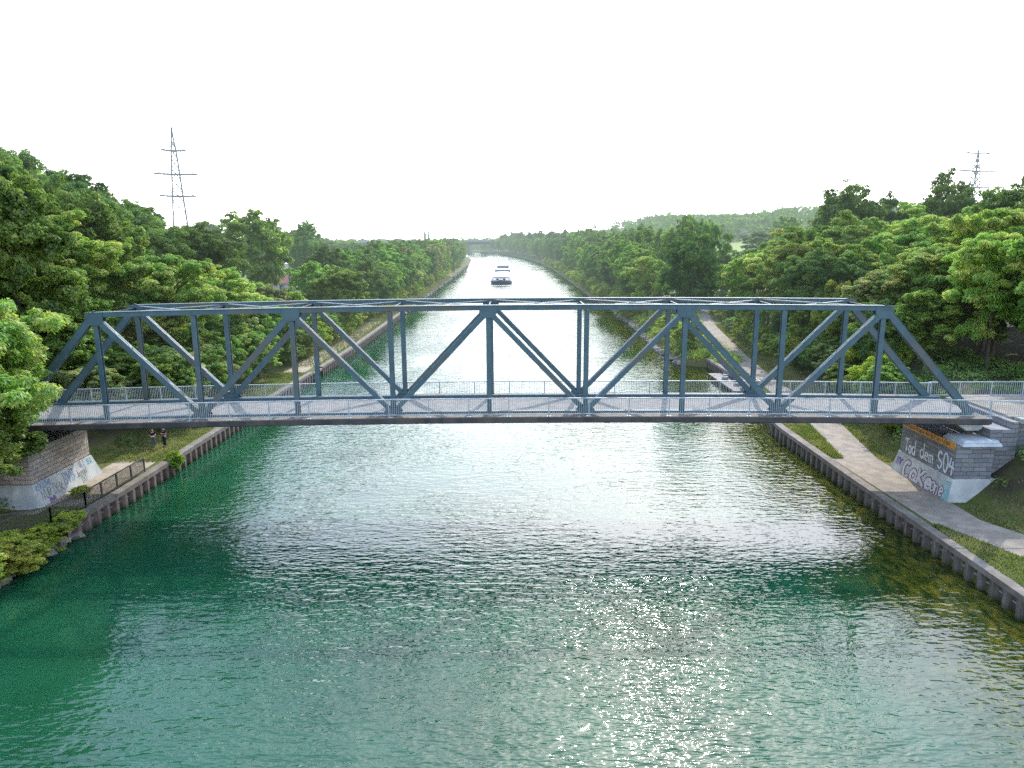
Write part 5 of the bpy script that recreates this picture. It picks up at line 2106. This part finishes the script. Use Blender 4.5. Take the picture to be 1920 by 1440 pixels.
blades('grass', s_right, 26000, 0.16, 'short grass strip between the right bank path and the sheet pile wall', 41)
blades('grass', s_right2, 16000, 0.22, 'grass verge on the landward side of the right bank path', 42)
blades('grass', s_left, 26000, 0.14, 'grass on the left quay under and beyond the bridge', 43)


def s_far(rng):
    y = rng.uniform(100, 165)
    return (rng.uniform(xR(y) + 0.6, interp([(100, 31.2), (139, 36.8), (165, 42)], y)), y)


blades('grass', s_far, 14000, 0.55, 'tall dry grass on the right bank beyond the pontoon', 44)


def s_lfar(rng):
    y = rng.uniform(96, 330)
    return (xL(y) - rng.uniform(0.4, 3.4), y)


blades('grass', s_lfar, 12000, 0.45, 'dry grass along the far left canal edge', 45)

# stones at the tip beyond the right piles and along both far banks
def stones(name, sampler, n, label, seed, smin=0.18, smax=0.6):
    rng = rngs(seed)
    mb = MB()
    for _ in range(n):
        x, y, z = sampler(rng)
        s = rng.uniform(smin, smax)
        b = len(mb.v)
        mb.ball((x, y, z), (s * rng.uniform(0.6, 1.1), s * rng.uniform(0.6, 1.1), s * rng.uniform(0.35, 0.6)), 6, 4)
        for k in range(b, len(mb.v)):
            v = mb.v[k]
            mb.v[k] = (v[0] + rng.normal(0, s * 0.10), v[1] + rng.normal(0, s * 0.10), v[2] + rng.normal(0, s * 0.08))
    return tag(mb.build(name, M['stone_rip']), label, 'stones', kind='stuff')


stones('bank_stones', lambda r_: (lambda y: (float(xR(y)) + r_.uniform(-0.5, 1.0), y, r_.uniform(0.0, 0.3)))(r_.uniform(102.6, 175)), 420, 'pale rubble stones at the water edge beyond the right piles', 51)
stones('bank_stones', lambda r_: (lambda y: (float(xL(y)) - r_.uniform(-0.3, 1.0), y, r_.uniform(0.0, 0.3)))(r_.uniform(30, 43)), 150, 'dark rubble stones at the water edge in the near left corner', 52)
stones('bank_stones', lambda r_: (lambda y: (float(xL(y)) - r_.uniform(-0.4, 0.9), y, r_.uniform(0.0, 0.3)))(r_.uniform(168, 480)), 420, 'pale rubble stones along the far left canal edge', 53, 0.3, 0.9)

# ------------------------------------------------------------------ people on the left quay
def skinned(name, chains, mat, parent, sub=1):
    """chains: list of [(point, radius), ...]; chains sharing a point are joined there"""
    vs, rs, es, idx = [], [], [], {}
    for ch in chains:
        prev = None
        for p, r in ch:
            key = tuple(round(c, 4) for c in p)
            if key not in idx:
                idx[key] = len(vs)
                vs.append(p)
                rs.append(r)
            if prev is not None:
                es.append((prev, idx[key]))
            prev = idx[key]
    me = bpy.data.meshes.new(name)
    me.from_pydata(vs, es, [])
    o = bpy.data.objects.new(name, me)
    col.objects.link(o)
    sk = o.modifiers.new('skin', 'SKIN')
    sk.use_smooth_shade = True
    for i, r in enumerate(rs):
        d = me.skin_vertices[0].data[i]
        d.radius = r if isinstance(r, tuple) else (r, r)
        d.use_root = (i == 0)
    sb = o.modifiers.new('sub', 'SUBSURF')
    sb.levels = sb.render_levels = sub
    dg = bpy.context.evaluated_depsgraph_get()
    m2 = bpy.data.meshes.new_from_object(o.evaluated_get(dg))
    bpy.data.objects.remove(o)
    m2.materials.clear()
    m2.materials.append(mat)
    o2 = bpy.data.objects.new(name, m2)
    col.objects.link(o2)
    o2.parent = parent
    return o2


def person(loc, yaw, label, shirt, trousers, hair, pose, hgt=1.0):
    root = empty('person', loc, label, 'person')
    root.rotation_euler = (0, 0, yaw)
    root.scale = (hgt, hgt, hgt)
    # figure faces -y in its own space; x to its left
    pel, wai, che, nek, hed, crn = (0, 0, 0.96), (0, -0.01, 1.12), (0, 0.0, 1.34), (0, 0.01, 1.50), (0, -0.04, 1.62), (0, -0.045, 1.74)
    chains = [[(pel, (0.145, 0.115)), (wai, (0.135, 0.10)), (che, (0.155, 0.105)), (nek, 0.058), (hed, (0.078, 0.098)), (crn, (0.066, 0.082))]]
    chains.append([(hed, (0.078, 0.098)), ((0, -0.145, 1.60), 0.017)])
    for s in (-1, 1):
        chains.append([(hed, (0.078, 0.098)), ((s * 0.092, -0.03, 1.615), 0.018)])
    arms, hands = [], []
    for s in (-1, 1):
        sh = (s * 0.185, 0.0, 1.42)
        el = (s * pose['el'][0], pose['el'][1], pose['el'][2])
        wr = (s * pose['wr'][s][0], pose['wr'][s][1], pose['wr'][s][2])
        arm = [(che, (0.155, 0.105)), (sh, 0.066), (el, 0.043), (wr, 0.029)]
        e, w = Vector(el), Vector(wr)
        d = (w - e).normalized()
        side = d.cross(Vector((0, 0, 1))).normalized()
        palm = w + d * 0.075
        arm.append((tuple(palm), (0.034, 0.02)))
        chains.append(arm)
        for k, ln in enumerate((0.070, 0.082, 0.076, 0.060)):
            o_ = side * (k - 1.5) * 0.019
            p1 = palm + d * (0.03 + ln * 0.45) + o_
            p2 = p1 + (d * 0.7 - Vector((0, 0, 0.7))) * ln * 0.55
            chains.append([(tuple(palm), (0.034, 0.02)), (tuple(palm + d * 0.028 + o_), 0.009), (tuple(p1), 0.0085), (tuple(p2), 0.0075)])
        tb = w + d * 0.03 + side * (0.035 * -s)
        chains.append([(wr, 0.029), (tuple(tb), 0.012), (tuple(tb + d * 0.045 + side * (-s) * 0.012), 0.009)])
        arms.append((sh, el, wr))
    legs = []
    for s in (-1, 1):
        hip, kn, an, toe = (s * 0.095, 0, 0.90), (s * 0.105, -0.015 + pose['step'] * s * 0.04, 0.50), (s * 0.11, 0.02 + pose['step'] * s * 0.08, 0.08), (s * 0.135, -0.15 + pose['step'] * s * 0.08, 0.035)
        chains.append([(pel, (0.145, 0.115)), (hip, 0.088), (kn, 0.058), (an, 0.040), (toe, 0.032)])
        legs.append((hip, kn, an, toe))
    skinned('body', chains, M['skin'], root, 2)
    # clothes: a little larger than the body
    tc = [[(pel, (0.165, 0.135)), (wai, (0.155, 0.122)), (che, (0.172, 0.124)), ((0, 0.0, 1.46), (0.10, 0.085))]]
    for s, (sh, el, wr) in zip((-1, 1), arms):
        mid = tuple(Vector(sh) * 0.25 + Vector(el) * 0.75)
        tc.append([(che, (0.172, 0.124)), (sh, 0.082), (mid, 0.062)])
    skinned('shirt', tc, shirt, root, 2)
    pc = [[((0, 0, 1.02), (0.155, 0.125)), (pel, (0.158, 0.13))]]
    for hip, kn, an, toe in legs:
        pc.append([(pel, (0.158, 0.13)), (hip, 0.104), (kn, 0.077), ((an[0], an[1], 0.10), 0.066)])
    skinned('trousers', pc, trousers, root, 2)
    for hip, kn, an, toe in legs:
        mb = MB()
        mb.ball((an[0] * 0.5 + toe[0] * 0.5, an[1] * 0.5 + toe[1] * 0.5 - 0.02, 0.045), (0.055, 0.145, 0.055), 10, 6)
        o = mb.build('shoe', M['shoe'], smooth=True)
        o.parent = root
    mb = MB()
    mb.ball((0, -0.022, 1.685), (0.092, 0.108, 0.095), 12, 8)
    mb.ball((0, 0.03, 1.63), (0.085, 0.075, 0.095), 10, 6)
    o = mb.build('hair', hair, smooth=True)
    o.parent = root
    mb = MB()
    for s in (-1, 1):
        mb.ball((s * 0.033, -0.128, 1.632), (0.013, 0.008, 0.009), 6, 4)
    o = mb.build('eyes', M['black'])
    o.parent = root
    mb = MB()
    mb.ball((0, -0.122, 1.565), (0.026, 0.010, 0.007), 6, 4)
    o = mb.build('mouth', M['roof_red'])
    o.parent = root
    return root


g1 = 1.25
person((-30.05, 58.1, g1), R(25), 'person in black shirt and washed jeans holding a white controller on the left quay', M['cloth_black'], M['jeans'], M['hair_brown'],
       dict(el=(0.25, -0.02, 1.14), wr={-1: (0.10, -0.25, 1.10), 1: (0.10, -0.25, 1.10)}, step=0.3), 0.97)
person((-29.2, 58.3, g1), R(-20), 'person in dark navy shirt and trousers with forearms crossed on the left quay', M['cloth_navy'], M['cloth_navy'], M['hair_dark'],
       dict(el=(0.27, -0.04, 1.15), wr={-1: (-0.02, -0.23, 1.14), 1: (0.06, -0.20, 1.20)}, step=-0.4), 1.02)
ct = empty('remote_controller', (-29.93, 57.84, g1 + 1.06), 'white handheld controller held by the person in jeans', 'controller')
ct.rotation_euler = (R(-25), 0, R(25))
mb = MB()
mb.box(-0.10, 0.10, -0.06, 0.06, -0.025, 0.025)
o = mb.build('controller_body', M['white'], bevel=0.015)
o.parent = ct
for s in (-1, 1):
    mb = MB()
    mb.tube([(s * 0.06, 0, 0.025), (s * 0.06, 0, 0.06)], 0.012, 6)
    o = mb.build('joystick', M['black'])
    o.parent = ct
mb = MB()
mb.box(-0.08, 0.08, 0.062, 0.072, 0.0, 0.11)
o = mb.build('screen', M['glass'])
o.parent = ct
